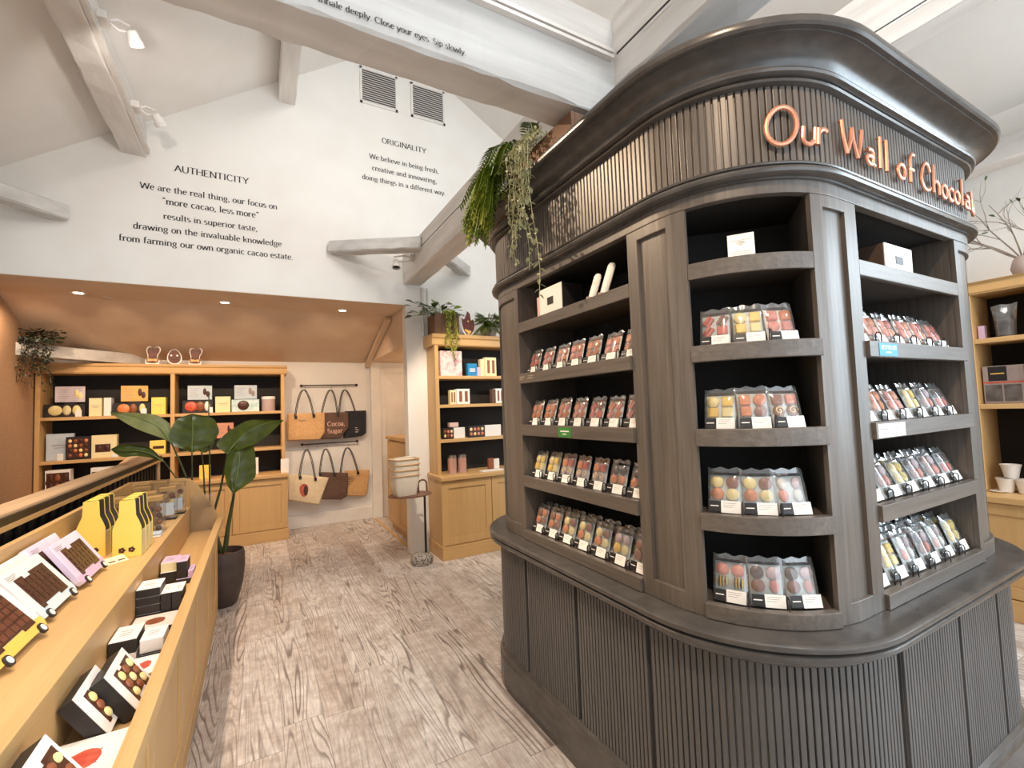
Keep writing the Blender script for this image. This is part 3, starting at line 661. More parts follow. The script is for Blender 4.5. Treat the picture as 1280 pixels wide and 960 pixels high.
make_pack('bee', 'pink domes over striped bee chocolates', [('disc', PCHOC), ('disc', PCHOC), ('bee', YCHOC), ('bee', YCHOC)])
make_pack('berry', 'brown and pink mixed truffles', [('disc', MCHOC), ('disc', LCHOC), ('disc', MCHOC), ('disc', PCHOC)])
make_pack('misty', 'dark truffles behind frosted film', [('disc', DCHOC), ('disc', LCHOC), ('disc', MCHOC), ('oval', PCHOC)])
make_pack('slabs', 'white ovals behind shiny film', [('oval', WHITE), ('oval', LCHOC), ('oval', PCHOC), ('oval', WHITE)])
make_pack('cherry', 'dark squares over red hearts', [('square', DCHOC), ('square', DCHOC), ('oval', RCHOC), ('oval', RCHOC)])
make_pack('ring', 'pale yellow ring chocolates', [('swirl', WCHOC), ('swirl', YCHOC), ('swirl', YCHOC), ('swirl', WCHOC)])
ORD = ('first', 'second', 'third', 'fourth', 'fifth', 'sixth', 'seventh', 'eighth', 'ninth')
FIRST = set()
BAYN = {'counter': 'kiosk bay facing the counter', 'corner': 'kiosk corner bay', 'sign': 'kiosk bay under the letters'}
REFN = {'counter': 'from the far end', 'corner': 'from the counter side', 'sign': 'from the corner bay'}
def put_pack(key, bay, k, s, depth, lean, yaw, order, back=0, dz=0, sc=1.0, front=0):
    root, desc = PK[key]
    p = kp(s, -depth); n = (kp(s, 1)-kp(s, 0)).normalized(); phi = math.atan2(n.x, -n.y)
    z = SH[k][0]-.012+dz
    row = ' behind' if back else ''
    lab = f'bag of {desc}, {ORD[order]} {REFN[bay]}, {LEVEL[k]} shelf, {BAYN[bay]}' if not back else f'{desc} bag, row {("two", "three", "four")[back-1]} behind {ORD[front]} pack, {LEVEL[k]} shelf, {BAYN[bay]}'
    lab = lab.replace('from the far end', 'from far end').replace('from the corner bay', 'from corner').replace('from the counter side', 'along').replace('kiosk bay facing the counter', 'counter side').replace('kiosk bay under the letters', 'lettered side').replace('kiosk corner bay', 'kiosk corner')
    g = f'chocolate packs on the {LEVEL[k]} shelf, {BAYN[bay]}' if not back else f'packs {ORD[order]} behind {key}, {LEVEL[k]} shelf, {BAYN[bay]}'
    loc = (p.x, p.y, z+.0068); rot = (-R3(lean), 0, phi+R3(yaw))
    if key not in FIRST:
        FIRST.add(key); root.location = loc; root.rotation_euler = rot; root['label'] = lab; root['group'] = g
        if sc != 1: root.scale = (sc,)*3
    else: dup(root, loc, rot, lab, g, (sc,)*3)
def row(bay, k, keys, s0, s1, lean=17, depth=.040, backs=0, dark='rust', sc=1.0):
    n = len(keys)
    for i, key in enumerate(keys):
        if not key: continue
        s = s0+(s1-s0)*i/(n-1)
        put_pack(key, bay, k, s, depth, lean+random.uniform(-2, 2), random.uniform(-2, 2), i, sc=sc*random.uniform(.985, 1.015))
        for b in range(backs): put_pack(key, bay, k, s+random.uniform(-.006, .006), depth+.046*(b+1), lean-1+random.uniform(-1, 1), random.uniform(-2, 2), b, b+1, sc=sc, front=i)
c0, c1 = BAY['counter'][0]+.062, BAY['counter'][1]-.055
row('counter', 1, ['tiffin', 'pinkbar', 'fruit', 'peach', 'nut', 'peach', 'nut'], c0, c1, sc=.92)
row('counter', 2, ['nut', 'nut', 'rib', 'rib', 'tiffin', 'rib', 'pinkbar'], c0, c1, sc=.94)
row('counter', 3, ['lemon', 'lemon', 'swirl', 'swirl', 'swirl', 'dome', 'dome'], c0+.01, c1, sc=.97)
row('counter', 4, ['rust', 'rust', 'egg', 'egg', 'egg', 'blush', 'berry'], c0, c1, backs=1)
q0 = BAY['corner'][0]+.066; q1 = q0+.222
row('corner', 1, ['tiffin', 'lemon', 'peach'], q0, q1, lean=14, depth=.045, sc=.93)
row('corner', 2, ['lemon', 'purse', 'coil'], q0, q1, lean=14, depth=.045, sc=.95)
row('corner', 3, ['egg', 'egg', 'slabs'], q0, q1, lean=14, depth=.045)
row('corner', 4, ['bee', 'misty', 'misty'], q0, q1+.012, lean=14, depth=.045)
g0, g1 = BAY['sign'][0]+.06, BAY['sign'][1]-.07
row('sign', 1, ['fruit', 'peach', 'fruit', 'peach', 'fruit', 'pinkbar'], g0, g1-.02, lean=20)
row('sign', 2, ['pinkbar', 'nut', 'peach', 'lemon', 'misty', 'cherry'], g0, g1, lean=22)
row('sign', 3, ['lemon', 'misty', 'ring', 'misty', 'berry', 'cherry'], g0+.01, g1, lean=24, backs=1)
row('sign', 4, ['blush', 'lemon', 'slabs', 'misty', 'slabs', 'ring'], g0, g1, lean=20, backs=2)
# bent-wire dividers hooked on the lips between the packs
def wire(bay, k, s):
    mb = MB(); z = SH[k][0]
    mb.tube([kp(s, e, z+h) for e, h in ((-.006, .0), (-.006, .028), (-.009, .035), (-.018, .037), (-.022, .030), (-.022, -.008))], .0021, 6)
    o = part('wire_divider', mb, DARKMETAL, SHELF[(bay, k)])
for bay, n, a, b in (('counter', 7, c0, c1), ('corner', 3, q0, q1), ('sign', 6, g0, g1)):
    for k in (1, 2, 3, 4):
        for i in range(n-1): wire(bay, k, a+(b-a)*(i+.5)/(n-1)+(.022 if bay == 'counter' else 0))

# what stands on the top shelves of the kiosk
def carton(name, label, cat, loc, w, d, h, yaw, mats, marks=None, group=None, c=.0015):
    """a small carton facing local -Y; marks add printed details to the front"""
    t = thing(name, label, cat, loc, (0, 0, yaw), group)
    part('body', MB().cbox(-w/2, w/2, 0, d, 0, h, c), mats[0], t, local=True)
    if marks: marks(t, w, d, h, mats)
    return t
BRNB = mottled('shadow_brown_card', srgb(84, 66, 56), srgb(94, 74, 62), 9, .5)  # shadow on the white box's sides, put in as dark brown
LILAC = mottled('lilac_card', srgb(216, 188, 214), srgb(206, 176, 206), 8, .5)
def logo(t, w, d, h, mats):
    mb = MB().box(-w*.10, w*.10, -.0012, 0, h*.40, h*.62); mb.box(-w*.07, w*.07, -.0018, -.0011, h*.50, h*.52, 1)
    part('printed_square', mb, [BLK, WHITE], t, local=True)
def logo2(t, w, d, h, mats):
    part('front', MB().cbox(-w/2, w/2, -.004, 0, 0, h, .0008), WHITE, t, local=True); mb = MB().box(-w*.13, w*.13, -  .0060, -.004, h*.42, h*.66); mb.box(-w*.09, w*.09, -.0058, -.0051, h*.53, h*.55, 1)
    part('printed_square', mb, [BLK, WHITE], t, local=True)
def kface(px0, y0, px1, y1, plane, v): a, b = P(plane, v, px0, y0), P(plane, v, px1, y1); return a, b
a, b = kface(676, 395, 704, 395, 'X', 1.245)
gbox = carton('gift_box', 'white-fronted gift box with a black square on the kiosk counter-side top shelf', 'box', (1.245, (a.y+b.y)/2, 1.9335), abs(a.y-b.y), .12, .150, -PI/2, [BLK, WHITE], logo2)
carton('gift_box', 'narrow pinkish box tucked behind the white box with a black square', 'box', (1.25, a.y+.024, 1.9335), .03, .10, .125, -PI/2, [mottled('pink_card', srgb(222, 190, 184), srgb(214, 178, 172), 9, .5)])
for i, (px, lab) in enumerate(((737, 'white pill-shaped bar leaning on the kiosk top shelf beside the gift box'), (752, 'taller white pill-shaped bar leaning on the kiosk top shelf'))):
    q = P('X', 1.235, px, 370); hh = (.125, .150)[i]
    t = thing('praline_tube', lab, 'bar', (1.24, q.y, 1.938), (-R3(12), R3(14), -PI/2))
    mb = MB(); mb.lathe([(.001, 0), (.016, .002), (.021, .012), (.022, hh*.5), (.021, hh-.014), (.014, hh-.003), (.001, hh)], 14, sy=.55); part('sleeve', mb, WHITE, t, local=True)
    mb = MB().box(-.0215, .0215, -.0135, -.011, .004, .020); part('band', mb, mottled('band_brown', srgb(120, 88, 76), srgb(140, 104, 90), 10, .5), t, local=True)
q = P('Z', 1.935, 930, 321); qv = (kp(_ax+_a*.5, 1)-kp(_ax+_a*.5, 0)).normalized(); ph = math.atan2(qv.x, -qv.y)
for i in range(4):
    t = thing('notice_card', ('front white wifi notice card on the kiosk corner top shelf', 'second white card behind the wifi notice', 'third white card behind the wifi notice', 'rearmost white card behind the wifi notice')[i], 'card', (q.x-qv.x*(.006*i+.030)+.002*i, q.y-qv.y*(.006*i+.030), 1.9355), (-R3(9), 0, ph-R3(8)), 'cards on the corner top shelf')
    part('sheet', MB().cbox(-.038, .038, 0, .004, 0, .088, .001), WHITE, t, local=True)
    if i == 0:
        mb = MB()
        for r in (.006, .011, .016): mb.tube([(r*math.sin(u), -.0006, .046+r*math.cos(u)) for u in [(-.9+.18*j) for j in range(11)]], .0011, 4)
        for z, wd in ((.066, .028), (.028, .03), (.020, .026), (.014, .03)): mb.box(-wd, wd, -.0008, 0, z-.0006, z+.0006)
        part('print', mb, mottled('print_grey', srgb(178, 172, 164), srgb(186, 180, 172), 20, .6), t, local=True)
a, b = kface(1106, 337, 1140, 343, 'Y', .775)
carton('gift_box', 'white gift box with a black square in the bay under the copper letters', 'box', ((a.x+b.x)/2, .775, 1.9335), b.x-a.x, .16, .120, 0, [BRNB, WHITE], logo2)
# shelf tags
def tagplate(label, bay, k, s0, s1, mat, lines, name='shelf_tag'):
    zt, zb = SH[k]; t = thing(name, label, 'shelf tag', tuple(kp((s0+s1)/2, .012, zb)))
    mb = MB(); ksweep(mb, rect(.0121, .0135, zb+.004, zt-.006), s0, s1); part('plate', mb, mat, t)
    pr = MB(); n = (kp(s0, 1)-kp(s0, 0)); d = (kp(s1)-kp(s0)).normalized()
    for s, z, size, txt in lines:
        if isinstance(txt, str): write(pr, txt, kp(s, .0138, z), d, (0, 0, 1), size, .14, .09, False)
        else: ksweep(pr, rect(.0134, .0138, z, z+size), s, s+txt)
    part('print', pr, WHITE if mat is not LAB_W else MATS['label_grey'], t)
GREEN = mottled('green_tag', srgb(64, 132, 64), srgb(58, 122, 58), 10, .5); BLUE = mottled('blue_tag', srgb(40, 142, 196), srgb(36, 134, 188), 10, .5)
s = BAY['counter'][0]+.345
tagplate('green tag on the third shelf lip of the counter-side bay', 'counter', 2, s, s+.10, GREEN, [(s+.018, 1.386, .005, .066), (s+.035, 1.374, .004, .03)])
s = BAY['sign'][0]+.06
tagplate('blue BESTSELLER tag on the second shelf lip under the letters', 'sign', 1, s, s+.125, BLUE, [(s+.014, 1.650, .0185, 'BESTSELLER'), (s+.045, 1.638, .004, .035)])
s = BAY['sign'][0]+.012
tagplate('pale price strip on the third shelf lip under the letters', 'sign', 2, s, s+.185, LAB_W, [(s+.012, 1.386, .006, .05), (s+.012, 1.374, .004, .06), (s+.10, 1.384, .005, .03), (s+.142, 1.39, .003, .034), (s+.142, 1.38, .003, .034), (s+.142, 1.37, .003, .034)])
s = BAY['counter'][0]+.003
mb = MB()
for z, a0, wd in ((1.655, .01, .05), (1.645, .01, .03), (1.656, .10, .045), (1.646, .085, .055)): ksweep(mb, rect(.0121, .0126, z, z+.004), s+a0, s+a0+wd)
solo('shelf_tag', mb, mottled('print_silver', srgb(160, 146, 134), srgb(170, 156, 144), 20, .5), 'small silver print on the second shelf lip, counter-side bay', 'shelf tag')

# ------------------------------------------------------------------ oak cabinets
def oak_cabinet(label, loc, yaw, W, D, U, zt, shelves, ztop, zcor, dividers, doors, over=.025):
    """front along local X facing -Y; U = set-back of the upper case"""
    t = thing('oak_cabinet', label, 'cabinet', loc, (0, 0, yaw))
    L = lambda n, mb, m, **k: part(n, mb, m, t, local=True, **k)
    L('plinth', MB().box(-.008, W+.008, -.012, D, 0, .135), OAK['X'], mod=.004)
    b = MB(); b.box(0, .022, .002, D, .135, zt-.045); b.box(W-.022, W, .002, D, .135, zt-.045); b.box(.022, W-.022, .02, D, .135, zt-.045); L('base_case', b, OAK['Z'])
    edges = [W*i/doors for i in range(doors+1)]
    for x0, x1 in zip(edges, edges[1:]):
        x0 += .004; x1 -= .004; d = MB(); z0, z1 = .142, zt-.05
        d.box(x0, x0+.07, 0, .02, z0, z1); d.box(x1-.07, x1, 0, .02, z0, z1); d.box(x0+.07, x1-.07, 0, .02, z0, z0+.075); d.box(x0+.07, x1-.07, 0, .02, z1-.075, z1)
        d.box(x0+.07, x1-.07, .010, .02, z0+.075, z1-.075)
        L('door', d, OAK['Z'], mod=.003)
    L('worktop', MB().box(-over*.4, W+over*.4, -over, D, zt-.045, zt), OAK['X'], mod=.006)
    for u0 in (.02, W-.06): L('upper_side', MB().box(u0, u0+.04, U, D, zt, ztop), OAK['Z'], mod=.003)
    for x in dividers: L('divider', MB().box(x-.02, x+.02, U, D-.012, zt, ztop), OAK['Z'], mod=.003)
    L('back_panel', MB().box(.06, W-.06, D-.012, D, zt, ztop), BLACK)
    xs = [.06]+[q for x in dividers for q in (x-.02, x+.02)]+[W-.06]
    for z in shelves:
        for x0, x1 in zip(xs[::2], xs[1::2]): L('shelf', MB().box(x0, x1, U+.004, D-.012, z-.034, z), OAK['X'], mod=.003)
    c = MB()
    pr = [(U-.004, ztop), (U-.004, ztop+.006), (U-.012, ztop+.012), (U-.016, ztop+.07), (U-.030, ztop+.085), (U-.034, zcor), (D, zcor), (D, ztop)]
    c.prism(pr, 'X', -.012, W+.012); L('cornice', c, OAK['X'], mod=.003)
    return t
oak_cabinet('wide oak shelving with two dark-backed bays under the sloping alcove ceiling', (-2.04, 6.34, 0), 0, 2.345, .51, .16, .80, (1.575, 1.12), 2.035, 2.145, (1.17,), 4)
oak_cabinet('tall oak cabinet with trailing planters on top beside the white pillar', (1.60, 4.43, 0), 0, 1.12, .42, .15, .832, (1.868, 1.562, 1.195), 2.19, 2.31, (), 2)
oak_cabinet('oak cabinet with bare branches on top against the wall past the kiosk', (4.29, 1.305, 0), -PI/2, 2.6, .50, .16, .80, (1.868, 1.408), 2.185, 2.268, (.355, 1.4), 5)
# cabinet in the passage
t = thing('passage_counter', 'oak counter just inside the passage beside the white pillar', 'counter', (1.75, 5.7, 0))
b = MB(); b.box(1.50, 2.05, 5.22, 6.15, .08, 1.15); b.box(1.53, 2.05, 5.24, 6.13, 0, .08); part('body', b, OAK['Z'], t)
part('counter_top', MB().box(1.47, 2.08, 5.19, 6.18, 1.15, 1.195), OAK['Y'], t, mod=.005)
for y0 in (5.23, 5.695):
    d = MB(); y1 = y0+.445
    d.box(1.482, 1.50, y0, y0+.06, .10, .78); d.box(1.482, 1.50, y1-.06, y1, .10, .78); d.box(1.482, 1.50, y0+.06, y1-.06, .10, .16); d.box(1.482, 1.50, y0+.06, y1-.06, .72, .78); d.box(1.492, 1.50, y0+.06, y1-.06, .16, .72)
    part('door', d, OAK['Z'], t, mod=.003)
part('drawer_front', MB().box(1.482, 1.50, 5.23, 6.14, .80, 1.13), OAK['Y'], t, mod=.003)

# ------------------------------------------------------------------ things on the alcove shelves
YS = 6.56
def rect_at(x0, y0, x1, y1, Y): a, b = P('Y', Y, x0, y1), P('Y', Y, x1, y0); return a.x, b.x, a.z, b.z
def snap(z, lv): return min(lv, key=lambda q: abs(q-z))+.001
LV = (1.575, 1.12, .80)
GREYP = mottled('print_taupe', srgb(150, 134, 128), srgb(160, 144, 138), 20, .6)
GOLD = mottled('gold_card', srgb(228, 180, 104), srgb(220, 170, 92), 8, .5); PALEB = mottled('pale_blue_card', srgb(196, 206, 214), srgb(186, 198, 208), 8, .5)
YELC = mottled('yellow_card', srgb(246, 218, 110), srgb(242, 210, 96), 8, .5); PINKB = mottled('blush_card', srgb(214, 150, 122), srgb(204, 140, 112), 8, .5)
AQUA = mottled('aqua_card', srgb(168, 206, 206), srgb(224, 232, 230), 22, .4)
def poster(label, px, Y, mat, eggm, group='picture cards on the alcove shelf'):
    x0, x1, z0, z1 = rect_at(*px, Y); t = thing('picture_card', label, 'sign', ((x0+x1)/2, Y, z0), group=group); w, h = x1-x0, z1-z0
    part('card', MB().cbox(x0, x1, Y, Y+.006, z0, z1, .001), mat, t)
    m = MB()
    for i in range(5): m.box(x0+w*.08, x0+w*(.46-.05*(i % 3)), Y-.0012, Y, z0+h*(.78-.14*i), z0+h*(.80-.14*i))
    part('print', m, GREYP, t)
    e = MB(); e.ball((x0+w*.70, Y, z0+h*.58), w*.075, .004, h*.26, 12, 6); e.ball((x0+w*.83, Y, z0+h*.40), w*.085, .004, h*.22, 12, 6); part('picture', e, eggm, t)
    part('stand', MB().box(x0+w*.3, x1-w*.3, Y+.007, Y+.03, max(z0-.155, max(q for q in (1.575, 1.12, .80) if q < z0)+.001), z0+.04), BLK, t)
def eggbox(label, px, Y, eggs, tagpx, mat=None, group='egg cartons on the alcove shelf'):
    x0, x1, z0, z1 = rect_at(*px, Y); z0 = snap(z0, LV); t = thing('egg_carton', label, 'carton', ((x0+x1)/2, Y, z0), group=group)
    part('carton', MB().cbox(x0, x1, Y, Y+.028, z0, z1, .002), mat or BLK, t)
    for cx, m, k in eggs:
        e = MB(); e.ball((x0+(x1-x0)*cx, Y, z0+(z1-z0)*.52), (z1-z0)*.42*k, .018, (z1-z0)*.40, 14, 7); part('chocolate_egg', e, m, t)
    a0, a1, b0, b1 = rect_at(*tagpx, Y-.03); tg = thing('price_tag', 'price tag in front of the '+label.replace('egg carton', 'carton'), 'tag', ((a0+a1)/2, Y-.035, z0), group='price tags on the alcove shelf')
    m = MB(); m.cbox(a0, a1, Y-.036, Y-.033, z0, b1, .0008); part('card', m, WHITE, tg)
    m = MB(); m.box(a0, a1, Y-.033, Y-.018, z0, z0+.003); part('foot', m, WHITE, tg)
def block(name, label, cat, px, Y, d, mats, marks=None, lv=LV, group=None):
    x0, x1, z0, z1 = rect_at(*px, Y); z0 = snap(z0, lv)
    return carton(name, label, cat, ((x0+x1)/2, Y, z0), x1-x0, d, z1-z0, 0, mats, marks, group)
def strip(t, w, d, h, mats):
    mb = MB().box(-w*.3, w*.3, -.001, 0, h*.55, h*.58); mb.box(-w*.2, w*.2, -.001, 0, h*.46, h*.48); part('print', mb, GREYP, t, local=True)
def window(cols, rows, mat, x0=.12, x1=.88, z0=.2, z1=.8):
    def f(t, w, d, h, mats):
        part('window', MB().box(-w/2+w*x0, -w/2+w*x1, -.001, 0, h*z0, h*z1), DCHOC, t, local=True)
        for i in range(cols):
            for j in range(rows):
                m = MB(); m.ball((-w/2+w*(x0+(x1-x0)*(i+.5)/cols), -.001, h*(z0+(z1-z0)*(j+.5)/rows)), w*(x1-x0)/cols*.36, .006, h*(z1-z0)/rows*.36, 10, 5)
                part('chocolate', m, mat[(i+j) % len(mat)], t, local=True)
    return f
poster('lilac picture card with pale eggs above the ivory egg carton', (68.5, 483, 106.5, 503), YS+.04, mottled('pale_lilac_card', srgb(222, 208, 214), srgb(214, 200, 206), 8, .5), WCHOC)
poster('golden picture card with brown eggs in the left alcove bay', (151, 482, 185, 502), YS+.04, GOLD, DCHOC)
poster('grey picture card with a dark egg next to the bay divider', (234.5, 482, 265, 500), YS+.04, PALEB, DCHOC)
poster('grey picture card standing over the aqua egg carton', (293, 481.5, 321, 499), YS+.04, PALEB, GREYP)
eggbox('black egg carton holding an ivory half egg', (54, 505, 106, 521), YS, [(.28, WCHOC, 1.0), (.56, CREAM, .62), (.80, WCHOC, .62)], (94, 512.5, 102.5, 521))
eggbox('black egg carton holding a copper brown egg', (141, 503, 188, 518), YS, [(.28, CARA, 1.0), (.54, MCHOC, .6), (.78, WCHOC, .5)], (176, 510.5, 183.5, 519))
eggbox('black egg carton with an orange egg and a white heart', (228, 500, 266.5, 516), YS, [(.28, RCHOC, 1.0), (.58, MCHOC, .7), (.80, WHITE, .45)], (260, 509, 266, 517))
eggbox('aqua egg carton with a dark chocolate egg', (289.5, 499, 324, 514), YS, [(.42, DCHOC, 1.0)], (317, 508, 323, 515.5), AQUA)
block('cocoa_box', 'cream boxes with a golden band beside the ivory egg carton', 'box', (111, 497.5, 127, 520.5), YS, .12, [CREAM], strip)
block('cocoa_box', 'white boxes close behind the cream box with a golden band', 'box', (129.5, 497, 139, 520), YS+.01, .12, [WHITE])
block('cocoa_box', 'pale yellow box left of the bay divider', 'box', (189, 496.5, 207, 518), YS, .12, [YELC], strip)
block('cocoa_box', 'cream box between the orange egg and the aqua egg carton', 'box', (269, 495.5, 288, 516), YS, .12, [CREAM], strip)
a0, a1, b0, b1 = rect_at(327, 495, 344, 513.5, YS)
t = thing('gift_tube', 'round mauve tube with a white cap at the end of the alcove shelf', 'tube', ((a0+a1)/2, YS+.06, snap(b0, LV)))
part('tube', MB().lathe([(.001, 0), ((a1-a0)/2, 0), ((a1-a0)/2, b1-b0-.035), (.001, b1-b0-.035)], 24, smooth=False), mottled('mauve_card', srgb(190, 164, 160), srgb(180, 154, 150), 8, .45), t, local=True)
part('cap', MB().lathe([(.001, b1-b0-.034), ((a1-a0)/2*1.02, b1-b0-.034), ((a1-a0)/2*1.02, b1-b0-.003), ((a1-a0)/2*.97, b1-b0), (.001, b1-b0)], 24, smooth=False), WHITE, t, local=True)
block('chocolate_box', 'large pale blue box at the end of the middle alcove shelf', 'box', (57, 541.5, 92, 577), YS+.03, .05, [PALEB], strip)
block('chocolate_box', 'dark clear-lidded box of chocolates beside the pale blue box', 'box', (82, 545, 113, 575), YS-.02, .04, [BLK], window(4, 4, [MCHOC, DCHOC, CARA, WCHOC], .06, .94, .08, .92))
block('chocolate_box', 'yellow topped white box with two windows on the middle alcove shelf', 'box', (114, 543, 146, 573), YS, .08, [CREAM], window(2, 1, [DCHOC], .15, .75, .25, .6))
for i, (px, lab) in enumerate((((71, 567, 79, 577), 'white price tag in front of the pale blue box'), ((140, 567, 148, 573), 'white price tag beside the yellow topped box'))):
    block('price_tag', lab, 'tag', px, YS-.05, .004, [WHITE])
block('chocolate_box', 'yellow spotted box half hidden behind the drooping dark leaf', 'box', (187, 550, 207, 571), YS, .05, [YELC], window(3, 1, [DCHOC], .2, .9, .4, .6))
poster('blush picture card behind the broad leaves on the middle alcove shelf', (271, 528, 292, 548), YS+.06, PINKB, DCHOC)
block('truffle_box', 'upper white edged box of brown truffles on the alcove worktop', 'box', (56, 586.5, 88, 599), YS-.03, .10, [WHITE], window(3, 1, [DCHOC, MCHOC], .05, .95, .15, .8), lv=(.876,))
block('truffle_box', 'lower white edged box of brown truffles on the alcove worktop', 'box', (56, 599, 88, 612), YS-.03, .10, [WHITE], window(3, 1, [DCHOC, MCHOC], .05, .95, .15, .8))
block('truffle_box', 'white edged truffle box alone on the alcove worktop behind the handrail', 'box', (113, 583, 143, 609), YS-.03, .10, [WHITE], window(3, 1, [DCHOC, CARA], .05, .95, .15, .8))
block('gift_box', 'small yellow box on the alcove worktop behind the plant stems', 'box', (249, 581, 263, 597), YS-.06, .05, [YELC])
block('gift_box', 'narrow white box on the alcove worktop beside the hanging leaf', 'box', (316, 572, 323, 592), YS-.04, .05, [WHITE])
block('price_tag', 'white card on the end of the alcove worktop near the tote bags', 'tag', (351, 573, 361, 587), 6.42, .004, [WHITE])
# cut-out figures standing on the cornice
def cutout(name, label, outline, X, Y, Z, marks, h=.2, rim=.012, cat='cut-out sign', group=None):
    outline = [(a*.84, b) for a, b in outline]
    t = thing(name, label, cat, (X, Y, Z), group=group); cx = sum(p[0] for p in outline)/len(outline); cz = sum(p[1] for p in outline)/len(outline)
    O = [(cx+(a-cx)*1.16, max(0, cz+(b-cz)*1.13)) for a, b in outline]
    part('rim', MB().prism([(X+a*h, Z+b*h) for a, b in O], 'Y', Y, Y+.006), WHITE, t)
    part('figure', MB().prism([(X+a*h, Z+b*h+.004) for a, b in outline], 'Y', Y-.0015, Y), mottled('figure_brown', srgb(112, 56, 36), srgb(84, 40, 28), 14, .5), t)
    part('prop', MB().box(X-.02, X+.02, Y+.007, Y+.06, Z, Z+.06), WHITE, t)
    for n, mb, m in marks(X, Y, Z, h): part(n, mb, m, t)
rab = [(-.34, .05), (-.15, .02), (.12, .02), (.30, .06), (.34, .24), (.24, .38), (.26, .52), (.38, .72), (.40, .88), (.28, .98), (.12, .93), (.02, .74), (-.06, .95), (-.20, .97), (-.30, .86), (-.30, .66), (-.24, .50), (-.24, .38), (-.36, .24)]
egg = [(.40*math.sin(a)*(1+.16*math.cos(a)), .47-.45*math.cos(a)) for a in [2*PI*i/24 for i in range(24)]]
def bow(X, Y, Z, h): return [('bow', MB().prism([(X-.24*h, Z+.14*h), (X, Z+.19*h), (X+.22*h, Z+.14*h), (X+.22*h, Z+.33*h), (X, Z+.28*h), (X-.24*h, Z+.33*h)], 'Y', Y-.003, Y-.0015), GOLD)]
def face(X, Y, Z, h):
    e = MB(); s = MB()
    for d in (-.17, .15): e.ball((X+d*h, Y-.002, Z+.56*h), .06*h, .002, .06*h, 10, 5)
    s.tube([(X+.16*h*math.sin(a), Y-.002, Z+.36*h-.07*h*math.cos(a)) for a in (-1.2, -.6, 0, .6, 1.2)], .0025, 5)
    return [('eyes', e, WHITE), ('mouth', s, BLK)]
cutout('rabbit_cutout', 'brown rabbit cut-out on the oak cornice, nearer the wall corner', rab, -1.050, 6.478, 2.146, bow, .192, group='cut-outs on the alcove cornice')
cutout('egg_cutout', 'brown egg cut-out with a face on the oak cornice', egg, -.850, 6.478, 2.146, face, .178, group='cut-outs on the alcove cornice')
cutout('rabbit_cutout', 'brown rabbit cut-out on the oak cornice, nearer the tote bags', rab, -.652, 6.478, 2.146, bow, .186, group='cut-outs on the alcove cornice')

# ------------------------------------------------------------------ tote bags on their rails
def rail(label, a, b, hooks):
    A, B = P('Y', 6.80, *a), P('Y', 6.80, *b); t = thing('hanging_rail', label, 'rail', tuple(A))
    part('bar', MB().tube([A, B], .008, 10), DARKMETAL, t)
    m = MB()
    for q in (A, B): m.tube([q, (q.x, YB, q.z)], .007, 8); m.lathe([(.001, 0), (.018, 0), (.018, .006), (.001, .006)], 12, M=Matrix.Translation((q.x, YB-.006, q.z)) @ Matrix.Rotation(-PI/2, 4, 'X')); m.ball(q, .014, .014, .014)
    part('bracket', m, DARKMETAL, t)
    for px in hooks:
        x = P('Y', 6.80, px, a[1]).x; z = A.z+(B.z-A.z)*(x-A.x)/(B.x-A.x); h = MB()
        h.tube([(x+.012*math.sin(u), 6.80, z-.004+.012*math.cos(u)) for u in (-2.2, -1.2, 0, 1.2, 2.0)]+[(x, 6.80, z-.03), (x+.012, 6.79, z-.05), (x+.004, 6.775, z-.056), (x-.006, 6.77, z-.045)], .0022, 6); part('hook', h, STEEL, t)
rail('upper black rail of tote bags on the low white wall', (377, 482), (446, 481), (381, 414, 431))
rail('lower black rail of tote bags on the low white wall', (378, 556), (447, 551.5), (384, 396, 408, 435, 446))
def tote(label, out, handles, Y, mat, extra=None, t2=.05):
    pts = [P('Y', Y, *q) for q in out]; xs = [p.x for p in pts]; zs = [p.z for p in pts]; cx, cz = sum(xs)/len(xs), sum(zs)/len(zs)
    t = thing('tote_bag', label, 'tote bag', (cx, Y, min(zs)), group='tote bags on the wall rails')
    m = MB(); n = len(pts); V = []
    for k, y in ((1.0, Y+.003), (1.0, Y-.008), (.93, Y-.028), (.55, Y-.036)): V += [(cx+(p.x-cx)*k, y+(.012 if p.z > cz and k < 1 else 0), cz+(p.z-cz)*(k if p.z < cz else 1-(1-k)*.35)) for p in pts]
    m.add(V, [(k*n+i, k*n+(i+1) % n, (k+1)*n+(i+1) % n, (k+1)*n+i) for k in range(3) for i in range(n)]+[tuple(range(n))[::-1], tuple(range(3*n, 4*n))])
    o = part('bag', m, mat, t); bevel(o, .004)
    for a, b, c in handles:
        A, B, C_ = P('Y', Y, *a), P('Y', Y, *b), P('Y', Y, *c); h = MB()
        for d in (-.018, -.034):
            q = [(A.x+(d+.02), Y+d, A.z-.02), (A.x+(d+.02), Y+d, A.z)]+[((1-u)**2*A.x+2*u*(1-u)*(2*B.x-.5*(A.x+C_.x))+u*u*C_.x+(d+.02), min(Y+d, 6.79), (1-u)**2*A.z+2*u*(1-u)*(2*B.z-.5*(A.z+C_.z))+u*u*C_.z) for u in [i/14 for i in range(1, 14)]]+[(C_.x+(d+.02), Y+d, C_.z), (C_.x+(d+.02), Y+d, C_.z-.02)]
            h.tube(q, .0085, 8, flat=.6)
        for e in (A, C_): h.cbox(e.x-.016, e.x+.016, Y-.042, Y-.036, e.z-.05, e.z-.005, .002)
        part('handle', h, BLK, t)
    if extra: extra(t, pts, Y)
    return t
TAN = mottled('tan_canvas', srgb(206, 160, 108), srgb(218, 174, 122), 30, .85, .1); BRN = mottled('brown_canvas', srgb(96, 72, 60), srgb(108, 82, 70), 30, .85, .1)
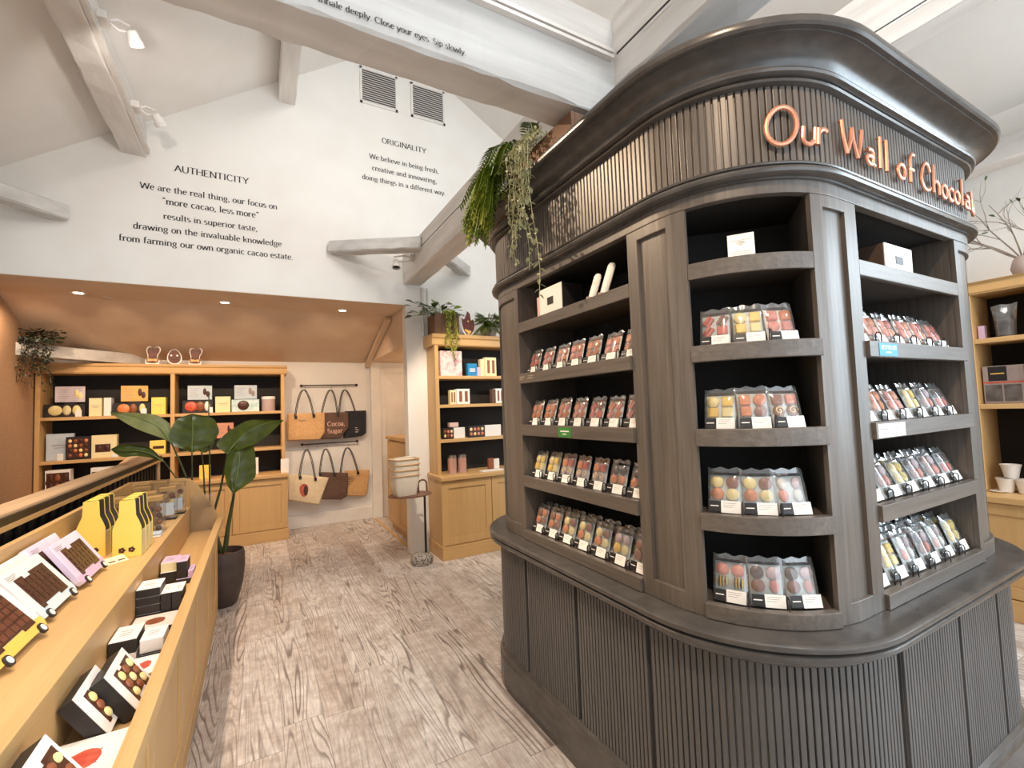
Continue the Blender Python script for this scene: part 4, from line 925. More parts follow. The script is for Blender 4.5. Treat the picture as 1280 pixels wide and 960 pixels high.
NAVY = mottled('black_canvas', srgb(34, 36, 42), srgb(42, 44, 50), 30, .85, .1); CRM = mottled('cream_canvas', srgb(234, 216, 182), srgb(226, 206, 170), 30, .85, .1)
PINKP = mottled('pink_print', srgb(238, 196, 176), srgb(230, 186, 166), 30, .7)
def cocoa(t, pts, Y):
    m = MB(); o = P('Y', Y-.04, 409, 531.5)
    for i, s in enumerate(('Cocoa,', 'Sugar')):
        s = s if s != 'Cocoa,' else 'Cocoa,'; write(m, s, (o.x, Y-.0385, o.z-.06-.095*i+.045), (1, 0, 0), (0, 0, 1), .085, .10, .07, False)
    part('lettering', m, PINKP, t)
def podprint(t, pts, Y):
    o = P('Y', Y-.04, 380, 613); m = MB(); m.prism([(o.x+.052*math.sin(a)*(1+.2*math.cos(a)), o.z+.085*math.cos(a)) for a in [2*PI*i/18 for i in range(18)]], 'Y', Y-.0375, Y-.036); part('pod_print', m, RCHOC, t)
    m = MB(); m.ball((o.x+.022, Y-.0375, o.z-.004), .026, .0015, .07, 12, 6); part('pod_shade', m, DCHOC, t)
def bars(mat, ws, px, py, dz=.03):
    def f(t, pts, Y):
        o = P('Y', Y-.04, px, py); m = MB()
        for i, wd in enumerate(ws): m.box(o.x, o.x+wd, Y-.0378, Y-.036, o.z-dz*i, o.z-dz*i+.007)
        part('print', m, mat, t)
    return f
tote('black tote bag at the end of the upper rail', [(431, 514), (457.5, 513), (457.5, 541), (452, 545), (429, 548)], [((424, 517), (431, 487.5), (444, 514.5))], 6.79, NAVY, bars(WHITE, (.03, .05, .04), 444, 535))
tote('brown tote bag printed Cocoa, Sugar on the upper rail', [(400, 516), (435, 515), (436, 535), (425, 548), (400, 549)], [((402.5, 516), (413.5, 487.5), (422, 516))], 6.75, BRN, cocoa)
tote('tan tote bag at the near end of the upper rail', [(358.7, 517.5), (406, 515.5), (406, 541), (400, 549.5), (358.7, 551)], [((369.5, 519), (380, 487.5), (392, 517.5))], 6.71, TAN, bars(GREYP, (.09,), 373, 526))
tote('tan tote bag with dark printed lines on the lower rail', [(431, 588), (462, 587), (459, 616), (455, 620), (433, 620)], [((426, 590), (434.5, 559.5), (447, 588.5))], 6.79, TAN, bars(BRN, (.09, .10, .08, .04), 434, 597))
tote('plain dark brown tote bag on the lower rail', [(399, 590), (435, 591), (434, 620), (426, 624.5), (400, 624)], [((400, 591), (407.5, 561), (418, 591))], 6.75, BRN)
tote('cream tote bag printed with a red cocoa pod on the lower rail', [(359.5, 594), (372, 592.5), (411, 597), (399, 631), (359.5, 625)], [((375, 594), (384, 562), (394, 596))], 6.71, CRM, podprint)

# ------------------------------------------------------------------ basket stand
t = thing('basket_stand', 'metal side stand with a brown tray and a stone foot', 'stand', (1.40, 4.5, 0))
m = MB(); m.lathe([(.001, 0), (.10, 0), (.112, .03), (.105, .07), (.08, .095), (.001, .105)], 24, c=(1.40, 4.5, 0)); part('stone_foot', m, mottled('speckled_stone', srgb(90, 84, 78), srgb(190, 182, 172), 70, .8, .5, lo=.42, hi=.58), t)
part('pole', MB().tube([(1.445, 4.5, .08), (1.445, 4.5, .69)], .011, 10), DARKMETAL, t)
BRNT = mottled('brown_tray', srgb(128, 88, 66), srgb(112, 76, 56), 12, .45)
m = MB(); m.lathe([(.001, .676), (.19, .676), (.205, .682), (.205, .69), (.198, .692), (.19, .688), (.001, .688)], 40, c=(1.30, 4.5, 0), sx=1.05, sy=.82); part('tray', m, BRNT, t)
part('handle', MB().tube([(1.445+.045*math.cos(a), 4.56, .688+.075+.045*math.sin(a)) if 0 < a < PI else (1.445+.045*(1 if a <= 0 else -1), 4.56, .688) for a in [-.1]+[PI*i/12 for i in range(1, 12)]+[PI+.1]], .009, 8), BRNT, t)
BASK = mottled('white_basket', srgb(236, 226, 208), srgb(226, 214, 194), 25, .7, .1, (1, 1, 6)); RIMT = mottled('tan_rim', srgb(206, 166, 122), srgb(194, 152, 108), 25, .6)
for i in range(4):
    z = .6895+.0005+.052*i+(.0 if i else 0)
    t = thing('shopping_basket', ('lowest basket of the stack on the brown tray stand', 'second basket up in the stack on the brown tray stand', 'third basket up in the stack on the brown tray stand', 'topmost basket of the stack on the brown tray stand')[i], 'basket', (1.245, 4.5, z), (0, 0, .15), 'stacked shopping baskets')
    def rr(w, d, r, zz, n=6): return [Vector((sx*(w-r)+r*math.cos(R3(a0+90*k/n)), sy*(d-r)+r*math.sin(R3(a0+90*k/n)), zz)) for sx, sy, a0 in ((1, 1, 0), (-1, 1, 90), (-1, -1, 180), (1, -1, 270)) for k in range(n+1)]
    m = MB(); R_ = [rr(.100, .074, .03, 0), rr(.118, .088, .035, .09), rr(.130, .100, .04, .195), rr(.127, .097, .038, .195), rr(.115, .085, .033, .09), rr(.096, .070, .028, .006)]
    n = len(R_[0]); m.add([p for r in R_ for p in r], [(a*n+k, a*n+(k+1) % n, (a+1)*n+(k+1) % n, (a+1)*n+k) for a in range(5) for k in range(n)]+[tuple(range(n))[::-1], tuple(range(5*n, 6*n))], 0, True); part('tub', m, BASK, t, local=True)
    part('rim', MB().tube(rr(.132, .102, .04, .193), .006, 8, closed=True), RIMT, t, local=True)
    if i == 3: part('handle', MB().tube([(-.130, 0, .19), (-.10, -.03, .209), (0, -.045, .215), (.10, -.03, .209), (.130, 0, .19)], .005, 8), BASK, t, local=True)

# ------------------------------------------------------------------ the oak display counter along the stair
ct = thing('display_counter', 'low oak display counter with a sunken front tray and a raised shelf', 'counter', (-.55, 2.0, 0))
XF, YA, YE = -.285, -1.2, 4.23
f = MB(); f.box(XF-.02, XF, YA, YE, .0, .095); part('kickboard', f, OAK['Y'], ct, mod=.004)
f = MB(); n = 9; w_ = (YE-YA)/n
f.box(-.80, XF-.0125, YA, YE, .002, .655)
part('carcass', f, OAK['Y'], ct)
for i in range(n):
    y0, y1 = YA+w_*i+.003, YA+w_*(i+1)-.003; d = MB(); z0, z1 = .10, .70
    d.box(XF-.012, XF-.002, y0, y0+.075, z0, z1); d.box(XF-.012, XF-.002, y1-.075, y1, z0, z1); d.box(XF-.012, XF-.002, y0+.075, y1-.075, z0, z0+.08); d.box(XF-.012, XF-.002, y0+.075, y1-.075, z1-.08, z1); d.box(XF-.012, XF-.008, y0+.075, y1-.075, z0+.08, z1-.08)
    part('front_panel', d, OAK['Z'], ct, mod=.003)
part('front_lip', MB().box(-.280, -.246, YA, YE, .700, .748), OAK['Y'], ct, mod=.003)
part('tray', MB().box(-.46, -.287, YA, YE, .655, .662).box(-.287, -.280, YA, YE, .655, .745), OAK['Y'], ct)
part('upper_shelf', MB().box(-.80, -.455, YA, YE, .662, .850), OAK['Y'], ct, mod=.003)
part('back_board', MB().box(-.825, -.80, YA, YE, .60, 1.066), OAK['Y'], ct, mod=.003)
part('end_panel', MB().prism([(-.825, 0), (XF, 0), (XF, .69), (-.246, .70), (-.246, .755), (-.285, .775), (-.33, .86), (-.40, .985), (-.44, 1.04), (-.50, 1.066), (-.825, 1.066)], 'Y', YE, YE+.022), OAK['Z'], ct, mod=.002)
# clear guard in front of the end panel
gp = thing('acrylic_guard', 'clear acrylic sheet standing in the counter tray near the plant', 'guard', (-.375, 4.0, .662))
part('sheet', MB().cbox(-.452, -.300, 4.20, 4.204, .663, .93, .0008), ACRYL, gp)
# handrail of the stair behind the counter
hr = thing('stair_handrail', 'wooden stair handrail with a metal strip running behind the counter', 'handrail', (-.9, 2.5, 0))
X0, X1, ZR = -.975, -.865, 1.128
part('rail', MB().prism([(X0, ZR-.02), (X0, ZR+.03), (X0+.02, ZR+.045), (X1-.03, ZR+.045), (X1-.01, ZR+.03), (X1-.01, ZR-.02)], 'Y', -1.6, 5.85), wood('rail_wood', srgb(206, 172, 136), srgb(220, 188, 152), srgb(188, 152, 116), 'Y', .35), hr, mod=.006)
part('metal_strip', MB().box(X1-.01, X1, -1.6, 5.85, ZR-.012, ZR+.018), DARKMETAL, hr)
part('trim_strip', MB().box(X1-.012, X1+.004, -1.6, 5.85, ZR-.034, ZR-.014), OAK['Y'], hr)
part('return_rail', MB().tube([(-.92, 5.80, ZR+.02), (-.95, 5.86, ZR+.03), (-1.02, 5.89, ZR+.03), (-1.12, 5.90, ZR-.0), (-1.2, 5.90, ZR-.08)], .042, 10), MATS['rail_wood'], hr)
part('newel_post', MB().cbox(-.96, -.88, 5.76, 5.84, 0, ZR-.018, .006), MATS['rail_wood'], hr)
b = MB()
for i in range(60): b.cbox(-.893, -.878, -1.5+i*.12, -1.482+i*.12, .06, ZR-.018, .002)
o = part('baluster', b, DARKMETAL, hr); o['kind'] = 'stuff'
part('shade_sheet', MB().box(-.900, -.896, -1.6, 5.76, .06, ZR-.02), BLK, hr)  # added dark sheet standing for the dark space behind the balusters
part('bottom_rail', MB().box(-.94, -.90, -1.6, 5.85, .03, .06), DARKMETAL, hr)

# ------------------------------------------------------------------ goods on the counter
def slab_window(t, w, h, mat, y=-.001, x0=.16, x1=.86, z0=.20, z1=.82, teeth=True):
    a, b, c, d = -w/2+w*x0, -w/2+w*x1, h*z0, h*z1
    part('window', MB().prism([(a, c+h*.0), (a+w*.10, c), (a+w*.10, c+h*.05), (b-w*.22, c+h*.05), (b-w*.22, c), (b, c), (b, d-h*.06), (b-w*.0, d), (a+w*.34, d), (a+w*.34, d-h*.06), (a+w*.18, d-h*.06), (a+w*.18, d), (a, d)] if teeth else [(a, c), (b, c), (b, d), (a, d)], 'Y', y-.0015, y), mat, t, local=True)
LAVG = mottled('lavender_card', srgb(214, 196, 222), srgb(238, 230, 240), 3, .45); ORG = mottled('orange_card', srgb(244, 190, 84), srgb(248, 206, 108), 6, .45); ICE = mottled('ice_blue_card', srgb(206, 222, 226), srgb(232, 238, 240), 5, .45)
SLABB = mottled('slab_brown', srgb(92, 50, 34), srgb(112, 64, 44), 40, .35)
def bus_box(label, y0, y1, xb, mat, band, lean, h=.205, d=.022, extra=True):
    w = y1-y0; t = thing('chocolate_slab_box', label, 'box', (xb, (y0+y1)/2, .8512+d*math.sin(R3(lean))), (-R3(lean), 0, PI/2), 'vehicle shaped slab boxes on the raised shelf')
    part('box', MB().prism([(-w/2+.01, .014), (w/2-.01, .014), (w/2, .03), (w/2, h*.45), (w/2-.004, h), (-w/2+.004, h), (-w/2, h*.45), (-w/2, .03)], 'Y', 0, d), WHITE if mat is None else mat, t, local=True, mod=.003)
    part('colour_band', MB().prism([(-w/2+.011, .0145), (w/2-.011, .0145), (w/2-.001, .03), (w/2-.001, .05), (-w/2+.001, .05), (-w/2+.001, .03)], 'Y', -.001, 0), band, t, local=True)
    slab_window(t, w, h, DCHOC, y=-.0005)
    mb = MB(); sx, sz = w*.66/6, h*.5/4
    for i in range(6):
        for j in range(4): mb.cbox(-w*.31+i*sx+.003, -w*.31+(i+1)*sx-.003, -.0045, -.0015, h*.27+j*sz+.003, h*.27+(j+1)*sz-.003, .001)
    part('chocolate_slab', mb, DCHOC if 'brown' not in label else SLABB, t, local=True)
    for x in (-w*.34, w*.34):
        k = MB(); k.lathe([(.001, -.004), (.017, -.004), (.017, .004), (.001, .004)], 18, M=Matrix.Translation((x, -.003, .016)) @ Matrix.Rotation(PI/2, 4, 'X'), mi=1, smooth=False); k.lathe([(.001, .003), (.011, .003), (.011, .0055), (.001, .0055)], 18, M=Matrix.Translation((x, -.003, .016)) @ Matrix.Rotation(PI/2, 4, 'X'), smooth=False)
        part('wheel', k, [WHITE, BLK], t, local=True)
    mb = MB()
    for i in range(3): mb.box(-w*.42, -w*(.20+.03*i), -.001, 0, h*(.90-.03*i), h*(.91-.03*i))
    part('print', mb, GREYP, t, local=True)
bus_box('yellow and white slab box with a brown chocolate window, nearest on the raised shelf', 1.70, 2.02, -.578, WHITE, ORG, 38)
bus_box('white slab box tucked behind the yellow one', 1.78, 2.09, -.652, WHITE, ORG, 36)
bus_box('pale blue and white slab box with dark chocolate', 2.06, 2.37, -.600, WHITE, ICE, 36)
bus_box('white slab box tucked behind the pale blue one', 2.10, 2.41, -.655, WHITE, ICE, 34)
bus_box('purple and white slab box next to the yellow cartons', 2.42, 2.73, -.596, LAVG, LILAC, 33)
bus_box('purple slab box leaning behind the foremost purple one', 2.40, 2.70, -.664, LAVG, LILAC, 30)
YCARD = mottled('yellow_carton', srgb(246, 214, 96), srgb(250, 222, 116), 4, .5)
def necked(label, x, y, h=.275, w=.112, d=.070):
    t = thing('chocolate_carton', label, 'carton', (x, y, .851), (0, 0, -.08), 'yellow handled cartons')
    out = [(-w/2, 0), (w/2, 0), (w/2, h*.50), (w*.42, h*.60), (w*.30, h*.72), (w*.27, h*.98), (w*.18, h), (-w*.18, h), (-w*.27, h*.98), (-w*.30, h*.72), (-w*.42, h*.60), (-w/2, h*.50)]
    part('front', MB().prism(out, 'Y', 0, .003), YCARD, t, local=True)
    part('back', MB().prism(out, 'Y', d-.003, d), YCARD, t, local=True)
    part('gusset', MB().prism([(-w*.46, h*.44), (w*.46, h*.44), (w*.46, h*.50), (w*.40, h*.60), (w*.28, h*.72), (w*.25, h*.98), (-w*.25, h*.98), (-w*.28, h*.72), (-w*.40, h*.60), (-w*.46, h*.50)], 'Y', .004, d-.004), BLK, t, local=True)
    part('side', MB().box(-w*.48, w*.48, .0035, d-.0035, .001, h*.44), CREAM, t, local=True)
    part('top_fold', MB().box(-w*.2, w*.2, .0, d, h*.985, h), YCARD, t, local=True)
    m = MB()
    for cx in (-.02, .018):
        for i in range(5): a = i*1.26; m.ball((cx+.008*math.cos(a), -.0005, .035+.008*math.sin(a)), .007, .0012, .006, 8, 4)
    part('berry_print', m, DCHOC, t, local=True)
for k in range(3): necked(('yellow handled carton in front, nearer the back board', 'yellow handled carton in the middle, nearer the back board', 'yellow handled carton at the rear, nearer the back board')[k], -.715, 2.96+.085*k)
for k in range(3): necked(('yellow handled carton in front, nearer the shelf edge', 'yellow handled carton in the middle, nearer the shelf edge', 'yellow handled carton at the rear, nearer the shelf edge')[k], -.560, 2.87+.085*k)
q0, q1 = P('Z', .852, 118, 706), P('Z', .852, 157, 695)
t = thing('price_card', 'white and yellow price card lying in front of the yellow cartons', 'card', tuple((q0+q1)/2+Vector((.03, -.085, 0))), (R3(-62), 0, math.atan2(q1.y-q0.y, q1.x-q0.x)))
L_ = (q1-q0).length; part('card', MB().cbox(-L_/2, L_/2, 0, .002, 0, .05, .0006), CREAM, t, local=True)
m = MB(); m.box(-L_*.40, -L_*.22, -.0008, 0, .012, .030); m.box(-L_*.1, L_*.12, -.0008, 0, .012, .020); m.box(L_*.2, L_*.42, -.0008, 0, .012, .020); part('print', m, BRN, t, local=True)
def clearbox(label, x, y, w, d, h, fill, basem=None, lab=False):
    t = thing('clear_box', label, 'box', (x, y, .851), group='clear boxes on the raised shelf')
    part('case', MB().cbox(-w/2, w/2, 0, d, .012 if basem else 0, h, .002), ACRYL, t, local=True)
    if basem: part('base', MB().cbox(-w/2, w/2, -.002, d+.002, 0, .0115, .001), basem, t, local=True)
    z0 = .03 if basem else .012
    for i in range(2):
        for j in range(int((h*.72)/.036)):
            for q in range(max(1, int(d/.05))):
                m = MB(); m.ball((-w*.22+w*.44*i+random.uniform(-.003, .003), .025+q*.045, z0+.014+.036*j), w*.19, .018, .017, 10, 6); part('chocolate', m, fill[(i+j+q) % len(fill)], t, local=True)
    part('gold_lid_card', MB().box(-w*.46, w*.46, .003, d-.003, h-.030, h-.004), GOLD, t, local=True)
    if lab: part('label', MB().box(-w*.38, w*.38, -.0015, -.0005, h*.14, h*.52), PALEB, t, local=True)
clearbox('clear box of milk chocolates beside the yellow cartons', -.535, 3.36, .085, .09, .215, [MCHOC, DCHOC])
clearbox('clear box of dark chocolates behind, against the back board', -.70, 3.42, .10, .12, .215, [DCHOC, MCHOC])
clearbox('clear box of brown chocolates in the middle of the raised shelf', -.60, 3.58, .085, .10, .215, [MCHOC])
clearbox('clear box with a white label on a black base, nearer the yellow cartons', -.530, 3.76, .095, .075, .215, [MCHOC, WCHOC], BLK, True)
clearbox('clear box with a white label on a black base, nearer the plant', -.505, 3.94, .095, .075, .215, [MCHOC, WCHOC], BLK, True)
clearbox('clear box of mixed chocolates against the back board near the plant', -.67, 3.80, .10, .10, .225, [DCHOC, CARA])
clearbox('clear box at the far end of the raised shelf beside the end panel', -.62, 4.05, .10, .10, .225, [MCHOC, DCHOC])
for i in range(2): solo('wrapped_bar', MB().cbox(-.55, -.485, 3.24+.0*i, 3.31, .851+.0125*i, .863+.0125*i, .003), [WHITE, PALEB][i], ('white wrapped bar under the pale one by the clear boxes', 'pale wrapped bar lying on the white one by the clear boxes')[i], 'bar')
# front tray
def tbox(name, label, x0, x1, y0, y1, z0, z1, mats, side=None, window_=None, group=None):
    """a flat box in the tray: pale top, dark front"""
    t = thing(name, label, 'box', ((x0+x1)/2, (y0+y1)/2, z0), group=group)
    part('box', MB().cbox(x0, x1, y0, y1, z0, z1-.0005, .0012), side or BLK, t)
    part('sleeve', MB().cbox(x0-.0008, x1+.0008, y0+.0015, y1+.0005, z1-.002, z1, .0006), mats, t)
    m = MB()
    for i in range(3): m.box(x0+(x1-x0)*.25, x0+(x1-x0)*.7, y0+(y1-y0)*(.35+.14*i), y0+(y1-y0)*(.38+.14*i), z1, z1+.0006)
    part('print', m, GREYP, t)
    if window_: part('picture', MB().prism([((x0+x1)/2+(x1-x0)*.22*math.cos(a), (y0+y1)/2+(y1-y0)*.22*math.sin(a)) for a in [2*PI*i/14 for i in range(14)]], 'Z', z1, z1+.0008), window_, t)
    return t
Z0 = .663
for i in range(4): tbox('truffle_box', ('lowest white-topped black box of the stack in the tray', 'second white-topped black box up in the tray stack', 'third white-topped black box up in the tray stack', 'topmost white-topped black box of the tray stack')[i], -.452, -.372, 2.47, 2.60, Z0+.034*i, Z0+.033+.034*i, WHITE, group='black boxes in the tray stack')
for i in range(2): tbox('truffle_box', ('upright white-sided box against the tray stack', 'upright white-sided box nearest the counter lip')[i], (-.370, -.332)[i], (-.334, -.296)[i], 2.47, 2.60, Z0, Z0+.104, WHITE, group='upright boxes in the tray')
tbox('truffle_box', 'lilac-topped box with a black window at the far end of the tray', -.446, -.378, 2.98, 3.12, Z0+.060, Z0+.105, LILAC, CREAM)
tbox('truffle_box', 'grey box under the lilac-topped box', -.446, -.378, 2.97, 3.12, Z0, Z0+.059, WHITE)
tbox('truffle_box', 'tall lilac box next to the lilac-topped box', -.374, -.330, 2.93, 3.06, Z0+.028, Z0+.112, LILAC)
tbox('truffle_box', 'flat black box under the tall lilac box', -.374, -.303, 2.92, 3.06, Z0, Z0+.027, LILAC)
tbox('truffle_box', 'small lilac box against the counter lip', -.326, -.303, 2.93, 3.04, Z0+.028, Z0+.060, LILAC, LILAC)
tbox('bar_box', 'flat pinkish box with a brown picture in front of the tray stack', -.448, -.298, 2.30, 2.455, Z0, Z0+.030, mottled('blush_pale', srgb(236, 214, 204), srgb(230, 206, 196), 8, .5), BLK, MCHOC)
tbox('truffle_box', 'white-topped black box on the raised side of the tray middle', -.450, -.376, 2.06, 2.20, Z0+.046, Z0+.092, WHITE)
tbox('truffle_box', 'white box under the white-topped black box in the tray middle', -.450, -.376, 2.06, 2.20, Z0, Z0+.045, WHITE, WHITE)
tbox('truffle_box', 'white box beside the counter lip in the tray middle', -.366, -.300, 2.06, 2.17, Z0+.035, Z0+.080, WHITE, WHITE)
tbox('truffle_box', 'dark box under the white box beside the counter lip', -.366, -.300, 2.05, 2.18, Z0, Z0+.034, BLK)
tbox('bar_box', 'flat cream box with a cherry picture beside the upright black boxes', -.372, -.298, 1.90, 2.035, Z0, Z0+.034, WHITE, CREAM, RCHOC)
def leanbox(label, y0, y1, xb, zb, lean, h=.165, d=.045, mat=WHITE):
    w = y1-y0; t = thing('chocolate_box', label, 'box', (xb, (y0+y1)/2, zb), (-R3(lean), 0, PI/2), 'black sided boxes leaning in the tray')
    part('box', MB().cbox(-w/2, w/2, .002, d, 0, h, .0015), BLK, t, local=True); part('front_sleeve', MB().cbox(-w/2-.0008, w/2+.0008, -.001, .002, -.0008, h+.0008, .0006), mat, t, local=True)
    slab_window(t, w, h, DCHOC, y=-.001, x0=.2, x1=.9, z0=.1, z1=.86)
    for i in range(3):
        for j in range(3):
            m = MB(); x, z = -w*.17+w*.23*i, h*(.26+.22*j); m.ball((x, -.003, z), w*.08, .007, w*.08, 10, 5); part('chocolate', m, WCHOC if (i+j) % 2 == 0 else MCHOC, t, local=True)
leanbox('black sided box with cream topped chocolates leaning against the counter lip', 1.69, 1.875, -.300, Z0+.0225, 33, .140, .040)
leanbox('black sided box standing steeply behind the one with cream topped chocolates', 1.615, 1.80, -.348, Z0+.0225, 33, .134, .038)
tbox('bar_box', 'large flat white box with a cherry branch picture at the near end of the tray', -.452, -.299, 1.425, 1.61, Z0, Z0+.030, WHITE, BLK, RCHOC)
leanbox('black sided box at the very near end of the tray', 1.26, 1.41, -.322, Z0+.026, 33)

# ------------------------------------------------------------------ goods on the tall cabinet
YT = 4.62; LT = (1.868, 1.562, 1.195, .832)
t = block('gift_bag', 'pink and white printed bag on the top shelf of the tall cabinet', 'bag', (551, 439, 577, 468), YT, .07, [mottled('pink_floral', srgb(240, 216, 212), srgb(226, 160, 160), 16, .5, lo=.45, hi=.7)], lv=LT)
block('gift_box', 'small blue box with white lettering on the top shelf of the tall cabinet', 'box', (585, 454.5, 596, 467.5), YT, .05, [BLUE], lambda t, w, d, h, m: part('print', MB().box(-w*.3, w*.3, -.001, 0, h*.5, h*.6).box(-w*.3, w*.3, -.001, 0, h*.34, h*.44), WHITE, t, local=True), lv=LT)
block('gift_box', 'tiny pink box beside the blue box', 'box', (596.6, 459, 600.5, 467.5), YT, .04, [LILAC], lv=LT)
def strips(t, w, d, h, mats): part('window', MB().box(-w*.30, -w*.08, -.001, 0, h*.15, h*.85).box(w*.12, w*.34, -.001, 0, h*.15, h*.85), MCHOC, t, local=True)
block('cocoa_box', 'cream box set with brown windows on the top shelf of the tall cabinet', 'box', (606.5, 447, 620, 467.5), YT, .06, [CREAM], strips, lv=LT)
block('cocoa_box', 'narrow cream box left of the box set with brown windows', 'box', (600.9, 449, 605.4, 467.5), YT, .06, [CREAM], lv=LT)
block('cocoa_box', 'white box with brown windows on the second shelf of the tall cabinet', 'box', (571, 486, 587, 507.5), YT, .06, [WHITE], strips, lv=LT)
block('cocoa_box', 'narrow tan-fronted box beside the white box with brown windows', 'box', (563, 487.5, 569.8, 507.5), YT, .06, [CREAM], strips, lv=LT)
block('cocoa_box', 'white box close to the kiosk on the second shelf of the tall cabinet', 'box', (620, 485.5, 630, 505.5), YT, .06, [WHITE], strips, lv=LT)
block('cocoa_box', 'dark bar carton close to the kiosk on the second shelf of the tall cabinet', 'box', (615.5, 486.5, 619.5, 505.5), YT, .06, [BRN], lv=LT)
block('chocolate_box', 'small box of chocolates at the pillar end of the third shelf', 'box', (554, 535, 567, 548.5), YT, .03, [BLK], window(3, 2, [WCHOC, MCHOC, PCHOC], .05, .95, .1, .9), lv=LT)
block('chocolate_box', 'white box beside the small box of chocolates on the third shelf', 'box', (567.5, 534, 581, 548), YT+.01, .05, [WHITE], lv=LT)
block('chocolate_box', 'long box of eight chocolates on the third shelf', 'box', (586, 531.5, 606, 546.5), YT, .03, [BLK], window(4, 2, [CARA, WCHOC, PCHOC], .05, .95, .1, .9), lv=LT)
block('chocolate_box', 'white box beside the long box of eight chocolates', 'box', (606.5, 530.5, 626, 546.5), YT+.01, .06, [WHITE], lv=LT)
block('chocolate_box', 'pinkish box lying flat above the white box on the third shelf', 'box', (562, 528, 573, 533.5), YT+.02, .06, [mottled('blush_pale2', srgb(220, 190, 180), srgb(212, 182, 172), 8, .5)], lv=(P('Y', YT+.01, 570, 534).z+.001,))
for i, px in enumerate((565.5, 578)):
    a = P('Y', YT, px, 590); rr_ = .048; hh = .19
    t = thing('gift_tube', ('metallic rose tube nearer the pillar on the tall cabinet worktop', 'metallic rose tube nearer the kiosk on the tall cabinet worktop')[i], 'tube', (a.x, YT, .833))
    part('tube', MB().lathe([(.001, 0), (rr_, 0), (rr_, hh-.03), (.001, hh-.03)], 24, smooth=False), mottled('rose_metal', srgb(222, 160, 136), srgb(206, 180, 176), 3, .3, metal=.4), t, local=True)
    part('cap', MB().lathe([(.001, hh-.029), (rr_*1.02, hh-.029), (rr_*1.02, hh-.002), (rr_*.98, hh), (.001, hh)], 24, smooth=False), STEEL, t, local=True)
block('chocolate_pouch', 'brown and white pouch on the tall cabinet worktop beside the kiosk', 'pouch', (611, 572.5, 617, 586.5), YT, .03, [MCHOC], strips, lv=LT)
block('chocolate_pouch', 'white pouch on the tall cabinet worktop beside the kiosk', 'pouch', (617.8, 573, 624, 586.5), YT, .03, [WHITE], lv=LT)
a = P('Z', .833, 606, 590); solo('sample_tray', MB().cbox(a.x-.03, a.x+.22, a.y-.02, a.y+.07, .833, .846, .003), WHITE, 'flat white tray at the front edge of the tall cabinet worktop', 'tray')
# goods on the cabinet past the kiosk
LR = (1.868, 1.408, .80)
XR_ = 4.52
def rblock(name, label, cat, px, d, mats, marks=None):
    a, b = P('X', XR_, px[0], px[3]), P('X', XR_, px[2], px[1]); z = snap(a.z, LR)
    return carton(name, label, cat, (XR_, (a.y+b.y)/2, z), a.y-b.y, d, b.z-z, -PI/2, mats, marks)
GREYF = mottled('smoky_film', srgb(84, 78, 76), srgb(124, 118, 114), 12, .25)
a, b = P('X', XR_, 1240, 420), P('X', XR_, 1273, 378)
t = thing('gift_bag', 'smoky clear gift bag on the upper shelf past the kiosk', 'bag', (XR_, (a.y+b.y)/2, 1.8705), (0, 0, -PI/2))
wd = a.y-b.y; hh = b.z-1.869; m = MB(); rows = []
for v, k, dd in ((0, .72, .05), (.25, .74, .05), (.55, .8, .045), (.8, .86, .02), (1, .94, .006)):
    rows.append([Vector((u*wd*k/2, -dd*(1-abs(u)**4)*s_, v*hh+.006*math.sin(5*u+3))) for s_, us in ((1, (-1, -.6, -.2, .2, .6, 1)), (-1, (1, .6, .2, -.2, -.6, -1))) for u in us])
m.grid(rows); part('bag', m, FILM, t, local=True)
part('contents', MB().cbox(-wd*.3, wd*.3, -.03, .03, .002, hh*.55, .01), GREYF, t, local=True)
rblock('gift_box', 'small pale box at the end of the upper shelf past the kiosk', 'box', (1223, 407, 1230, 422), .05, [LILAC])
def redpack(t, w, d, h, mats):
    part('red_strip', MB().box(-w*.5, w*.5, -.001, 0, h*.54, h*.58), RCHOC, t, local=True); part('black_label', MB().box(-w*.36, w*.1, -.0012, 0, h*.60, h*.98), BLK, t, local=True); part('name_print', MB().box(-w*.30, w*.04, -.0018, -.0012, h*.78, h*.81), GOLD, t, local=True)
    for i in range(2): part('window', MB().box(-w*.46+w*.46*i, -w*.04+w*.46*i, -.001, 0, h*.06, h*.5), GREYF, t, local=True)
rblock('chocolate_box', 'large taupe box with a black label and red strip past the kiosk', 'box', (1231, 455, 1279, 501), .10, [GREYP], redpack)
CUPM = mottled('white_porcelain', srgb(236, 228, 218), srgb(230, 222, 212), 8, .3)
def cup(label, px, py, z, s=1.0):
    a = P('X', XR_-.02, px, py); t = thing('fluted_cup', label, 'cup', (XR_-.02, a.y, z), group='fluted cups past the kiosk')
    m = MB(); pr = [(.026, 0), (.030, .004), (.034, .03), (.042, .07), (.046, .082), (.043, .083), (.039, .07), (.031, .03), (.024, .008), (.001, .007)]; seg = 40
    V = [Vector((r*s*(1+(.035 if k % 2 else 0))*math.cos(2*PI*k/seg), r*s*(1+(.035 if k % 2 else 0))*math.sin(2*PI*k/seg), zz*s)) for r, zz in pr for k in range(seg)]
    m.add(V, [(i*seg+k, i*seg+(k+1) % seg, (i+1)*seg+(k+1) % seg, (i+1)*seg+k) for i in range(len(pr)-1) for k in range(seg)]+[tuple(range(seg))[::-1]], 0, True); part('cup', m, CUPM, t, local=True)
    part('foot_ring', MB().lathe([(.001, 0), (.028*s, 0), (.028*s, .003), (.001, .003)], 24, smooth=False), CUPM, t, local=True)
cup('white fluted cup standing inside the other at the top of the stack', 1264, 592, .801+.0965, 1.15); cup('lower white fluted cup of the stack past the kiosk', 1259, 616, .801, 1.15); cup('white fluted cup cut off by the picture edge', 1283, 612, .801, 1.15)
